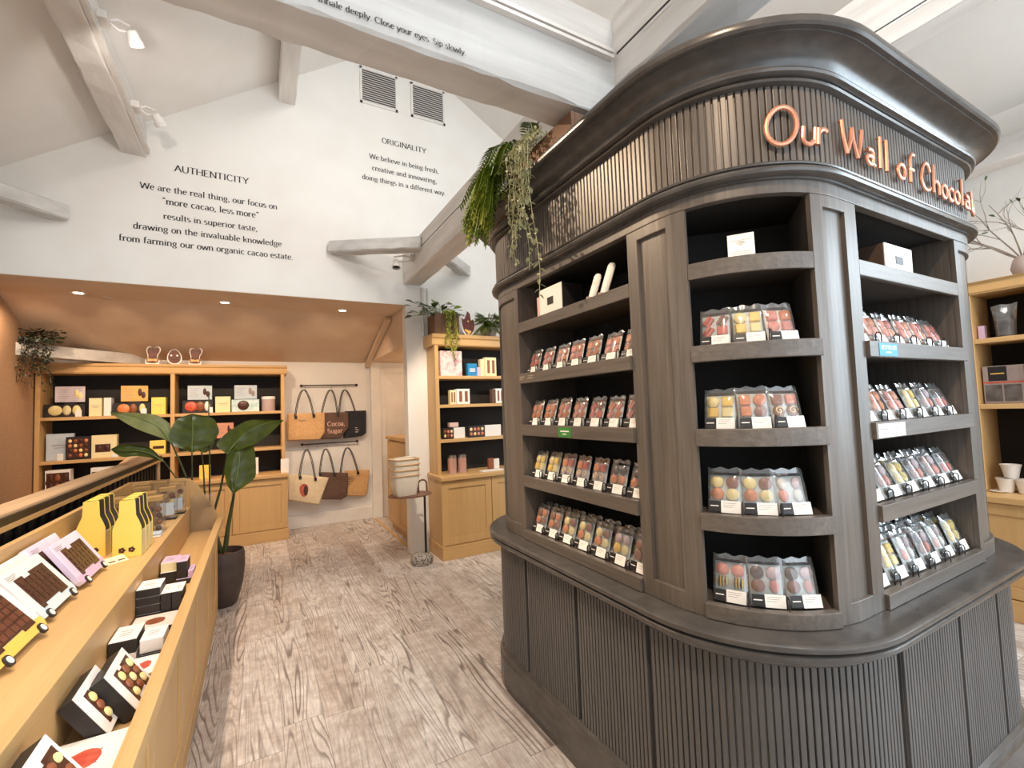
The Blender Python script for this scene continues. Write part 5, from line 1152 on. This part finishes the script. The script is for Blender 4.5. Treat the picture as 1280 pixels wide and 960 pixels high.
a = P('X', XR_-.04, 1247, 616); solo('tasting_plate', MB().lathe([(.001, .0), (.03, .0), (.045, .010), (.042, .011), (.001, .004)], 24, c=(XR_-.06, a.y-.01, .801)), CUPM, 'small white plate beside the fluted cups', 'plate')

# ------------------------------------------------------------------ lamps of the room
DOWN = mottled('lamp_rim', srgb(230, 220, 206), srgb(224, 214, 200), 10, .4)
BULB = glow('lamp_glow', (1.0, .82, .58, 1), 14)
for i, (px, py) in enumerate(((98, 366), (281, 378), (428, 388))):
    c = P('Z', ZS, px, py); t = thing('downlight', ('recessed downlight in the alcove soffit nearest the wall corner', 'recessed downlight in the middle of the alcove soffit', 'recessed downlight in the alcove soffit nearest the white pillar')[i], 'lamp', (c.x, c.y, ZS-.02), group='alcove downlights')
    part('rim', MB().lathe([(.040, -.003), (.052, -.006), (.056, -.002), (.056, 0), (.040, 0)], 28, c=(c.x, c.y, ZS)), DOWN, t)
    part('bulb', MB().lathe([(.001, -.004), (.034, -.004), (.040, -.001), (.001, -.001)], 24, c=(c.x, c.y, ZS)), BULB, t)
for x, ty, tx in ((-1.75, 6.6, -1.75), (-1.2, 6.6, -1.25), (-.62, 6.6, -.65), (-.1, 6.6, -.05), (.55, 6.75, .85), (1.0, 6.75, 1.0)):
    light('SPOT', (x, 5.22, ZS-.03), (tx, ty, 1.1), 44 if x < .2 else 20, WARM, .03, 95, .7)
light('SPOT', (.3, 5.2, ZS-.03), (.6, 5.6, 0), 40, WARM, .03, 120, .8)
light('POINT', (2.2, 6.0, 2.1), (2.2, 6, 0), 9, WARM, .06)
c = P('Z', ZS, 134, 372); solo('smoke_detector', MB().lathe([(.001, -.012), (.045, -.012), (.052, -.004), (.052, 0), (.001, 0)], 24, c=(c.x, c.y, ZS)), ALC, 'round flat smoke detector in the alcove soffit', 'detector')
def spotlight(label, bx, hx, tgt):
    B, H = Vector(bx), Vector(hx); t = thing('track_spotlight', label, 'lamp', bx, group='white track spotlights')
    part('adapter', MB().cbox(B.x-.02, B.x+.03, B.y-.05, B.y+.05, B.z-.025, B.z+.025, .004), PAINTW, t)
    part('arm', MB().tube([B+Vector((.03, 0, 0)), B.lerp(H, .45)+Vector((0, 0, .05)), H+Vector((-.02, 0, .07))], .008, 8).tube([B+Vector((.03, 0, -.012)), B.lerp(H, .5)+Vector((0, 0, -.01)), H+Vector((-.03, 0, .03))], .008, 8), PAINTW, t)
    d = (Vector(tgt)-H).normalized(); M = Matrix.Translation(H) @ d.to_track_quat('Z', 'Y').to_matrix().to_4x4()
    part('head', MB().lathe([(.001, -.045), (.022, -.043), (.029, -.032), (.034, .008), (.040, .016), (.041, .044), (.037, .044), (.035, .018), (.001, .015)], 24, M=M), PAINTW, t)
    part('lens', MB().lathe([(.001, .026), (.0345, .026), (.0345, .024), (.001, .024)], 20, M=M), BLK, t)
spotlight('white track spotlight on the purlin close to the ceiling beam', (-.80, 3.42, 3.90), (-.66, 3.46, 3.86), (-.2, 4.85, 2.4))
spotlight('white track spotlight on the purlin above the AUTHENTICITY heading', (-.80, 4.24, 3.86), (-.67, 4.30, 3.83), (-.2, 4.9, 3.0))
h = P('Y', 4.45, 498, 334); spotlight('white track spotlight at the wall end of the tie beam', (1.35, 4.45, 3.05), (h.x-.02, 4.45, h.z+.03), (.9, 3.6, 0))
# warm spots around the tracks, without housings; several added to brighten their targets
def wspot(loc, tgt, pw, ang=50, col=WARM, size=.035): light('SPOT', loc, tgt, pw, col, size, ang, .5)
wspot((-.55, 3.1, 3.6), (1.2, 1.5, 1.62), 320, 42)
wspot((2.3, -1.0, 3.3), (2.1, .8, 1.5), 75, 38, (1.0, .94, .86))  # added to brighten the bay under the letters
wspot((-.60, .6, 3.55), (-.55, 2.0, .85), 110, 60)
wspot((-.60, 3.0, 3.55), (-.5, 3.4, .85), 90, 50)
wspot((-.60, 2.2, 3.55), (.35, 2.6, 0), 170, 64, (1.0, .84, .68))
wspot((.2, -.1, 3.3), (1.4, .95, 1.95), 115, 50)
wspot((.2, -.3, 3.3), (.4, 1.6, 0), 90, 70, (1.0, .86, .72))
wspot((1.15, 3.2, 2.75), (2.1, 4.5, 1.3), 150, 64, (1.0, .84, .66))
wspot((.9, 3.4, 3.3), (.4, 4.85, 3.5), 12, 110, (1, .93, .86))  # added to brighten the gable wall
wspot((-.60, 3.0, 3.5), (-.6, 4.85, 3.6), 22, 90, (1, .93, .86))  # second added spot, also there to brighten the gable
wspot((3.4, .4, 3.7), (4.4, 1.0, 1.2), 70, 50)

# ------------------------------------------------------------------ plants
def leafmat(n, c1, c2, rough=.4): return mottled(n, srgb(*c1), srgb(*c2), 12, rough)
G_DK = leafmat('leaf_deep', (38, 58, 24), (56, 78, 32)); G_MD = leafmat('leaf_green', (88, 108, 26), (112, 130, 40)); G_LT = leafmat('leaf_lime', (150, 160, 56), (176, 180, 80), .5); G_GR = leafmat('leaf_sage', (160, 164, 124), (186, 186, 146), .55)
G_BP = leafmat('leaf_banana', (64, 76, 12), (86, 96, 22), .3); G_IV = leafmat('leaf_ivy', (34, 38, 26), (52, 56, 38), .45); TWIG = mottled('twig_bark', srgb(120, 106, 92), srgb(140, 126, 112), 30, .8); SOIL = mottled('bark_soil', srgb(96, 66, 44), srgb(150, 108, 74), 60, .95, .5)
RUSTW = {a: wood('old_crate_'+a, srgb(120, 84, 58), srgb(146, 106, 76), srgb(92, 64, 46), a, .7, 40, .3) for a in 'XYZ'}
def rv(s=1): return Vector((random.uniform(-s, s), random.uniform(-s, s), random.uniform(-s, s)))
def leaf(mb, p, d, n, L, W, mi=0, fold=.25, droop=.2):
    d = d.normalized(); s = d.cross(n); s = s.normalized() if s.length > 1e-5 else d.orthogonal().normalized(); n = s.cross(d)
    rows = []
    for t, k in ((0, .12), (.25, .8), (.5, 1), (.75, .7), (1, .02)):
        c = p+d*(L*t)-Vector((0, 0, droop*L*t*t)); rows.append([c-s*(W*k)+n*(W*k*fold), c, c+s*(W*k)+n*(W*k*fold)])
    return mb.grid(rows, mi)
def strand(mb, pts, n, L, W, mi=0, r=.0016, spread=1.0):
    mb.tube(pts, r, 5, mi)
    for i in range(n):
        t = (i+.5)/n*(len(pts)-1); k = min(int(t), len(pts)-2); p = pts[k].lerp(pts[k+1], t-k); ax = (pts[k+1]-pts[k]).normalized()
        a = i*2.4+random.uniform(-.4, .4); o = ax.orthogonal().normalized(); q = (o*math.cos(a)+ax.cross(o)*math.sin(a))
        leaf(mb, p, q*spread+ax*.5+rv(.2), ax*-1+rv(.3), L*random.uniform(.75, 1.15), W*random.uniform(.8, 1.15), mi)
    return mb
def frond(mb, base, tip, sag, n, L, mi=0, up=.12):
    pts = [base.lerp(tip, i/12)+Vector((0, 0, up*math.sin(PI*min(1, i/12*1.15))-sag*(i/12)**3)) for i in range(13)]
    mb.tube(pts, .0018, 5, mi)
    for i in range(n):
        t = .08+.9*i/n; k = min(int(t*12), 11); p = pts[k].lerp(pts[k+1], t*12-k); ax = (pts[k+1]-pts[k]).normalized(); sd = ax.cross(Vector((0, 0, 1))).normalized()
        l = L*math.sin(PI*(.12+.88*(1-t)))**.7
        for s in (-1, 1): leaf(mb, p, sd*s+ax*.45-Vector((0, 0, .15)), Vector((0, 0, 1)), l, l*.16, mi, .1, .3)
    return mb
def hang(p, length, sway=.03, out=None, n=9):
    o = out or Vector((0, 0, 0)); ph = random.random()*6
    return [p+o*min(1, i/3)+Vector((sway*math.sin(ph+i*.7)*i/n, sway*math.cos(ph+i*.9)*i/n, .02*(1-(1-min(1, i/2))**2)-length*max(0, i-2.6)/(n-2.6))) for i in range(n+1)]
# on the kiosk crown
t = thing('planter_box', 'brown wooden planter box on the kiosk crown under the big beam', 'planter', (1.27, 1.72, 2.599))
m = MB()
for y0, y1, x0, x1 in ((1.46, 2.02, 1.13, 1.15), (1.46, 2.02, 1.31, 1.33)): m.box(x0, x1, y0, y1, 2.612, 2.715)
for y0 in (1.46, 2.0): m.box(1.15, 1.31, y0, y0+.02, 2.612, 2.715)
part('box', m, RUSTW['Y'], t, mod=.003); part('lit_edge', MB().box(1.118, 1.34, 1.45, 2.03, 2.599, 2.612), mottled('lit_edge_brown', srgb(180, 110, 64), srgb(196, 126, 78), 8, .3), t); part('soil', MB().box(1.15, 1.31, 1.48, 2.0, 2.66, 2.70), SOIL, t)  # light on the box's lower edge, put into a brighter copper colour
t = thing('arching_fern', 'light green fern arching over the kiosk planter box', 'plant', (1.2, 1.94, 2.70))
m = MB()
for tx, ty, tz, sg in ((1.05, 2.30, 2.88, .10), (1.0, 2.22, 2.78, .12), (1.02, 2.10, 2.80, .12), (1.12, 2.38, 2.94, .08), (.98, 2.0, 2.74, .1), (1.22, 2.36, 2.86, .08), (1.0, 1.90, 2.72, .1), (1.12, 1.72, 2.83, .06), (1.1, 2.28, 2.66, .1)): frond(m, Vector((1.19, 1.93, 2.705)), Vector((tx, ty, tz)), sg, 26, .055, 0)
part('fronds', m, G_MD, t)
t = thing('bushy_fern', 'dense dark green fern hanging down the kiosk crown', 'plant', (1.18, 2.06, 2.70))
m = MB()
for i in range(150):
    y = random.triangular(1.84, 2.28, 2.06); ln_ = random.uniform(.10, .36)*(1-1.4*abs(y-2.06)); b = Vector((random.uniform(1.045, 1.085), 2.05+(y-2.06)*.5, random.uniform(2.64, 2.74))); e = Vector((random.uniform(.94, 1.05), y+random.uniform(-.05, .07), 2.70-ln_))
    frond(m, b, e, random.uniform(0, .05), 14, .044, 1 if random.random() < .22 else 0, .05)
part('fronds', m, [G_MD, G_LT], t)
t = thing('string_plant', 'sage green trailing plant with long strings of small leaves on the kiosk', 'plant', (1.15, 1.72, 2.70))
m = MB()
for y, ln_ in ((1.86, .52), (1.83, .45), (1.80, .58), (1.78, .40), (1.76, .50), (1.74, .62), (1.72, .44), (1.70, .52), (1.69, .38), (1.84, .34), (1.66, .76), (1.755, .30), (1.71, .30)):
    strand(m, hang(Vector((1.15, y, 2.715)), ln_, .02, Vector((-.10, 0, .0))), int(ln_*62), .030, .0085, 0, .0014)
part('strings', m, G_GR, t)
# on the tall cabinet
cx, cy = 1.76, 4.68
t = thing('planter_crate', 'old brown wooden crate planter on the tall oak cabinet', 'planter', (cx, cy, 2.311))
m = MB()
for i in range(4): m.box(1.64+.062*i, 1.698+.062*i, 4.56, 4.575, 2.311, 2.53); m.box(1.64+.062*i, 1.698+.062*i, 4.785, 4.80, 2.311, 2.53)
for i in range(3): m.box(1.625, 1.64, 4.562+.08*i, 4.638+.08*i, 2.311, 2.53); m.box(1.886, 1.90, 4.562+.08*i, 4.638+.08*i, 2.311, 2.53)
part('slats', m, RUSTW['Z'], t); part('soil', MB().box(1.64, 1.886, 4.575, 4.785, 2.40, 2.50), SOIL, t)
t = thing('pothos', 'broad leaved green plant in the old wooden crate', 'plant', (cx, cy, 2.50)); m = MB()
for i in range(46):
    a = random.uniform(0, 2*PI); r = random.uniform(.05, .26); p = Vector((cx-.06+r*1.25*math.cos(a), min(4.735, cy+r*.5*math.sin(a)-.04), 2.54+random.uniform(.0, .16)-.25*r)); d = Vector((math.cos(a), math.sin(a)*.6-.2, random.uniform(-.3, .5)))
    m.tube([Vector((cx-.02, cy, 2.50)), (Vector((cx, cy, 2.50))+p)/2+Vector((0, 0, .05)), p], .002, 4, 1); leaf(m, p, d, Vector((0, -.5, 1))+rv(.3), random.uniform(.07, .11), random.uniform(.022, .034), 0 if random.random() < .7 else 1)
for s in ((-.36, .06), (-.30, .0), (-.22, .06)): leaf(m, Vector((cx+s[0], cy-.05, 2.54+s[1])), Vector((-1, -.2, .1)), Vector((0, -.4, 1)), .09, .03, 0)
for i in range(13):
    x = random.uniform(1.70, 1.84); strand(m, hang(Vector((x, 4.57, 2.53)), random.uniform(.30, .58), .02, Vector((0, -.075, .0))), 26, .030, .008, 1 if random.random() < .55 else 2, .0016)
part('foliage', m, [G_DK, G_MD, G_LT], t)
t = thing('cocoa_cutout', 'cocoa pod cut-out sign standing between the planters on the tall cabinet', 'cut-out sign', (2.01, 4.60, 2.311))
pod = [(-.02, .0), (.04, .0), (.09, .06), (.10, .14), (.08, .20), (.05, .18), (.035, .27), (.0, .30), (-.03, .22), (-.05, .19), (-.085, .21), (-.075, .12), (-.05, .04)]
part('rim', MB().prism([(2.01+a*1.0, 2.311+b) for a, b in pod], 'Y', 4.60, 4.606), WHITE, t)
part('figure', MB().prism([(2.01+.004+a*.84, 2.311+.012+b*.87) for a, b in pod], 'Y', 4.598, 4.5995), mottled('pod_brown', srgb(116, 52, 40), srgb(92, 40, 30), 14, .5), t)
m = MB()
for a, b, r in ((.0, .05, .018), (.03, .045, .016), (-.02, .06, .014), (.015, .03, .016), (.012, .16, .010)): m.ball((2.01+a, 4.598, 2.311+b), r, .0015, r*.9, 8, 4)
part('flowers', m, ORG, t); part('prop', MB().box(1.99, 2.03, 4.606, 4.66, 2.311, 2.37), WHITE, t)
t = thing('fern_pot', 'small grey planter holding the bushy fern on the tall cabinet', 'planter', (2.29, 4.64, 2.311)); part('bowl', MB().lathe([(.001, 0), (.07, 0), (.10, .08), (.105, .10), (.095, .10), (.001, .085)], 24), mottled('grey_pot', srgb(120, 112, 104), srgb(134, 126, 118), 10, .6), t, local=True)
t = thing('potted_fern', 'bushy green fern on the tall oak cabinet beside the kiosk', 'plant', (2.29, 4.64, 2.40)); m = MB()
for i in range(80):
    a = random.uniform(0, 2*PI); r = random.uniform(.08, .25); z = random.uniform(-.10, .20)-.4*max(0, r-.16); frond(m, Vector((2.29, 4.64, 2.40)), Vector((2.29+r*math.cos(a), 4.62+r*.55*math.sin(a)-.03, 2.42+z)), .02, 14, .04, 1 if random.random() < .25 else 0, .05)
part('fronds', m, [G_MD, G_LT], t)
# trailing ivy on the alcove beam
t = thing('trailing_ivy', 'dark trailing ivy on the white beam end in the alcove corner', 'plant', (-1.88, 6.07, 2.286)); m = MB()
for i in range(130):
    a = random.uniform(0, 2*PI); r = random.uniform(.01, .15); p = Vector((-1.86+r*1.1*math.cos(a), 6.08+.05*math.sin(a), 2.30+random.uniform(0, .12))); leaf(m, p, Vector((math.cos(a), -.4, random.uniform(-.2, .4))), Vector((0, -.6, 1)), .055, .017)
for i in range(18): strand(m, hang(Vector((-1.96+.013*i, 6.02, 2.30)), random.uniform(.18, .52), .03, Vector((0, -.06, .01))), 18, .036, .011)
part('foliage', m, G_IV, t)
# bare branches past the kiosk
t = thing('branch_vase', 'low vase of bare branches on the oak cabinet past the kiosk', 'vase', (4.52, .985, 2.269)); part('vase', MB().lathe([(.001, 0), (.05, 0), (.065, .05), (.05, .11), (.035, .13), (.03, .13), (.001, .10)], 20), GREYP, t, local=True)
t = thing('bare_branches', 'thin bare branches with a few small leaves above the far oak cabinet', 'branches', (4.52, .985, 2.37)); m = MB()
def twig(p, d, L, r, dep):
    pts = [p]; dd = d.normalized()
    for i in range(5): dd = (dd+rv(.16)).normalized(); pts.append(pts[-1]+dd*(L/5))
    m.tube(pts, [r*(1-.13*i) for i in range(6)], 5)
    if dep:
        for i in range(3): twig(pts[random.randint(2, 4)], dd+rv(.8), L*.55, r*.55, dep-1)
    elif random.random() < .6: leaf(m, pts[-1], dd+rv(.4), rv(1), .045, .011, 1)
for d in ((-.15, .10, 1.0), (-.18, .55, .7), (-.15, .75, .6), (-.2, .35, .9), (-.15, -.2, 1.0), (-.2, .9, .7), (-.15, -.5, .8)): twig(Vector((4.52, .985, 2.37)), Vector(d), random.uniform(.36, .5), .0055, 2)
part('branches', m, [TWIG, G_DK], t)
# bird of paradise in a dark pot at the end of the counter
PX, PY = -.265, 4.47
t = thing('plant_pot', 'tall dark brown tapered pot at the end of the oak counter', 'pot', (PX, PY, 0))
part('pot', MB().lathe([(.001, 0), (.085, 0), (.105, .02), (.142, .16), (.158, .30), (.156, .40), (.150, .428), (.140, .430), (.136, .41), (.136, .37), (.001, .36)], 36), mottled('brown_clay', srgb(66, 54, 50), srgb(78, 64, 58), 8, .55), t, local=True)
part('soil', MB().lathe([(.136, .372), (.09, .388), (.001, .394)], 24), SOIL, t, local=True)
t = thing('bird_of_paradise', 'tall green plant with broad paddle leaves in the dark pot', 'plant', (PX, PY, .39))
YP = 4.46
mottled('leaf_rib', srgb(120, 140, 76), srgb(134, 152, 90), 10, .4)
def at(x, y, dy=0): return P('Y', YP+dy, x, y)
def paddle(top, bot, mid, name='leaf', mi=0, back=.0, n=18):
    """a broad leaf: upper edge, lower edge and midrib given as pixel paths with depth offsets"""
    def smp(path, t):
        k = t*(len(path)-1); i = min(int(k), len(path)-2); a, b = at(*path[i]), at(*path[i+1]); return a.lerp(b, k-i)
    def sm(path, t): return (smp(path, max(0, t-.05))+smp(path, t)+smp(path, min(1, t+.05)))/3 if 0 < t < 1 else smp(path, t)
    rows = []
    for i in range(n+1):
        u = i/n; A, M_, B = sm(top, u), sm(mid, u), sm(bot, u); r = []
        for v in (0, .33, .67): r.append(A.lerp(M_, v)+Vector((0, .012*math.sin(PI*v)+.004*math.sin(u*25), 0)))
        for v in (0, .33, .67, 1): r.append(M_.lerp(B, v)+Vector((0, .012*math.sin(PI*v)-.004*math.sin(u*23), 0)))
        rows.append(r)
    m = MB(); m.grid(rows, 0)
    m.tube([sm(mid, i/n)+Vector((0, -.004, 0)) for i in range(n+1)], [.0045*(1-.75*i/n) for i in range(n+1)], 6, 1)
    return part(name, m, [G_BP, MATS['leaf_rib']] if not mi else [mottled('leaf_underside', srgb(122, 126, 66), srgb(150, 150, 92), 10, .4), MATS['leaf_rib']], t)
paddle([(214, 553), (214, 530, .04), (196, 518, .06), (165, 515.5, .05), (137, 515, -.02)], [(214, 553), (198, 546, -.06), (172, 537, -.08), (152, 526, -.06), (137, 515, -.02)], [(214, 553), (200, 534), (180, 524), (160, 518.5), (137, 515, -.02)], mi=1)
paddle([(240, 566), (208, 553, .0), (216, 530, .03), (222, 523, .05), (240, 517, .06)], [(240, 566), (264, 556), (275, 540), (268, 522, .04), (240, 517, .06)], [(240, 566), (240, 556), (241, 542), (241, 530, .03), (240, 517, .06)])
paddle([(284, 568), (268, 556, .02), (284, 540, .05), (310, 524, .06), (355, 525, -.05)], [(284, 568), (300, 562, -.02), (322, 554, -.03), (340, 540, -.04), (355, 525, -.05)], [(284, 568), (292, 556), (305, 542), (325, 531), (355, 525, -.05)])
paddle([(296, 553, .02), (284, 570, -.04), (280, 590, -.07), (284, 608, -.07), (292, 617, -.06)], [(296, 553, .02), (318, 556, .0), (320, 580, -.05), (320, 598, -.07), (292, 617, -.06)], [(296, 553, .02), (300, 570, -.01), (298, 586, -.04), (295, 602, -.06), (292, 617, -.06)])
paddle([(205, 577, -.05), (190, 560), (170, 556), (150, 555), (138, 562, .05)], [(205, 577, -.05), (188, 572), (170, 570), (152, 572), (138, 562, .05)], [(205, 577, -.05), (188, 566), (170, 563), (152, 563), (138, 562, .05)])
paddle([(252, 566, .05), (245, 560, .05), (246, 552, .06), (254, 547, .07), (266, 546, .08)], [(252, 566, .05), (258, 566, .05), (264, 560, .06), (268, 553, .07), (266, 546, .08)], [(252, 566, .05), (252, 560, .05), (256, 555, .06), (260, 551, .07), (266, 546, .08)], mi=1)
def stem(path, r0, r1):
    pts = [at(*p) for p in path]; m = MB(); q = []
    for i in range(len(pts)-1): q += [pts[i].lerp(pts[i+1], k/4) for k in range(4)]
    q.append(pts[-1]); part('stem', MB().tube(q, [r0+(r1-r0)*i/(len(q)-1) for i in range(len(q))], 8), mottled('stem_green', srgb(58, 66, 36), srgb(74, 82, 46), 10, .45), t)
stem([(281, 690), (285, 660), (290, 632), (293, 616, -.06)], .020, .008)
stem([(276, 690, .03), (266, 645, .02), (276, 610), (284, 568)], .013, .006)
stem([(270, 692, .04), (258, 640, .04), (240, 600, .02), (240, 566)], .011, .005)
stem([(268, 692, -.02), (250, 640), (226, 580), (214, 553)], .011, .005)
stem([(279, 692, .05), (262, 640, .05), (262, 560, .05), (261, 515, .06), (261, 490, .06)], .008, .003)
stem([(272, 692, .02), (256, 620, .04), (254, 580, .05), (252, 566, .05)], .008, .004)
stem([(266, 692, -.04), (240, 640, -.04), (222, 600, -.05), (205, 577, -.05)], .009, .004)
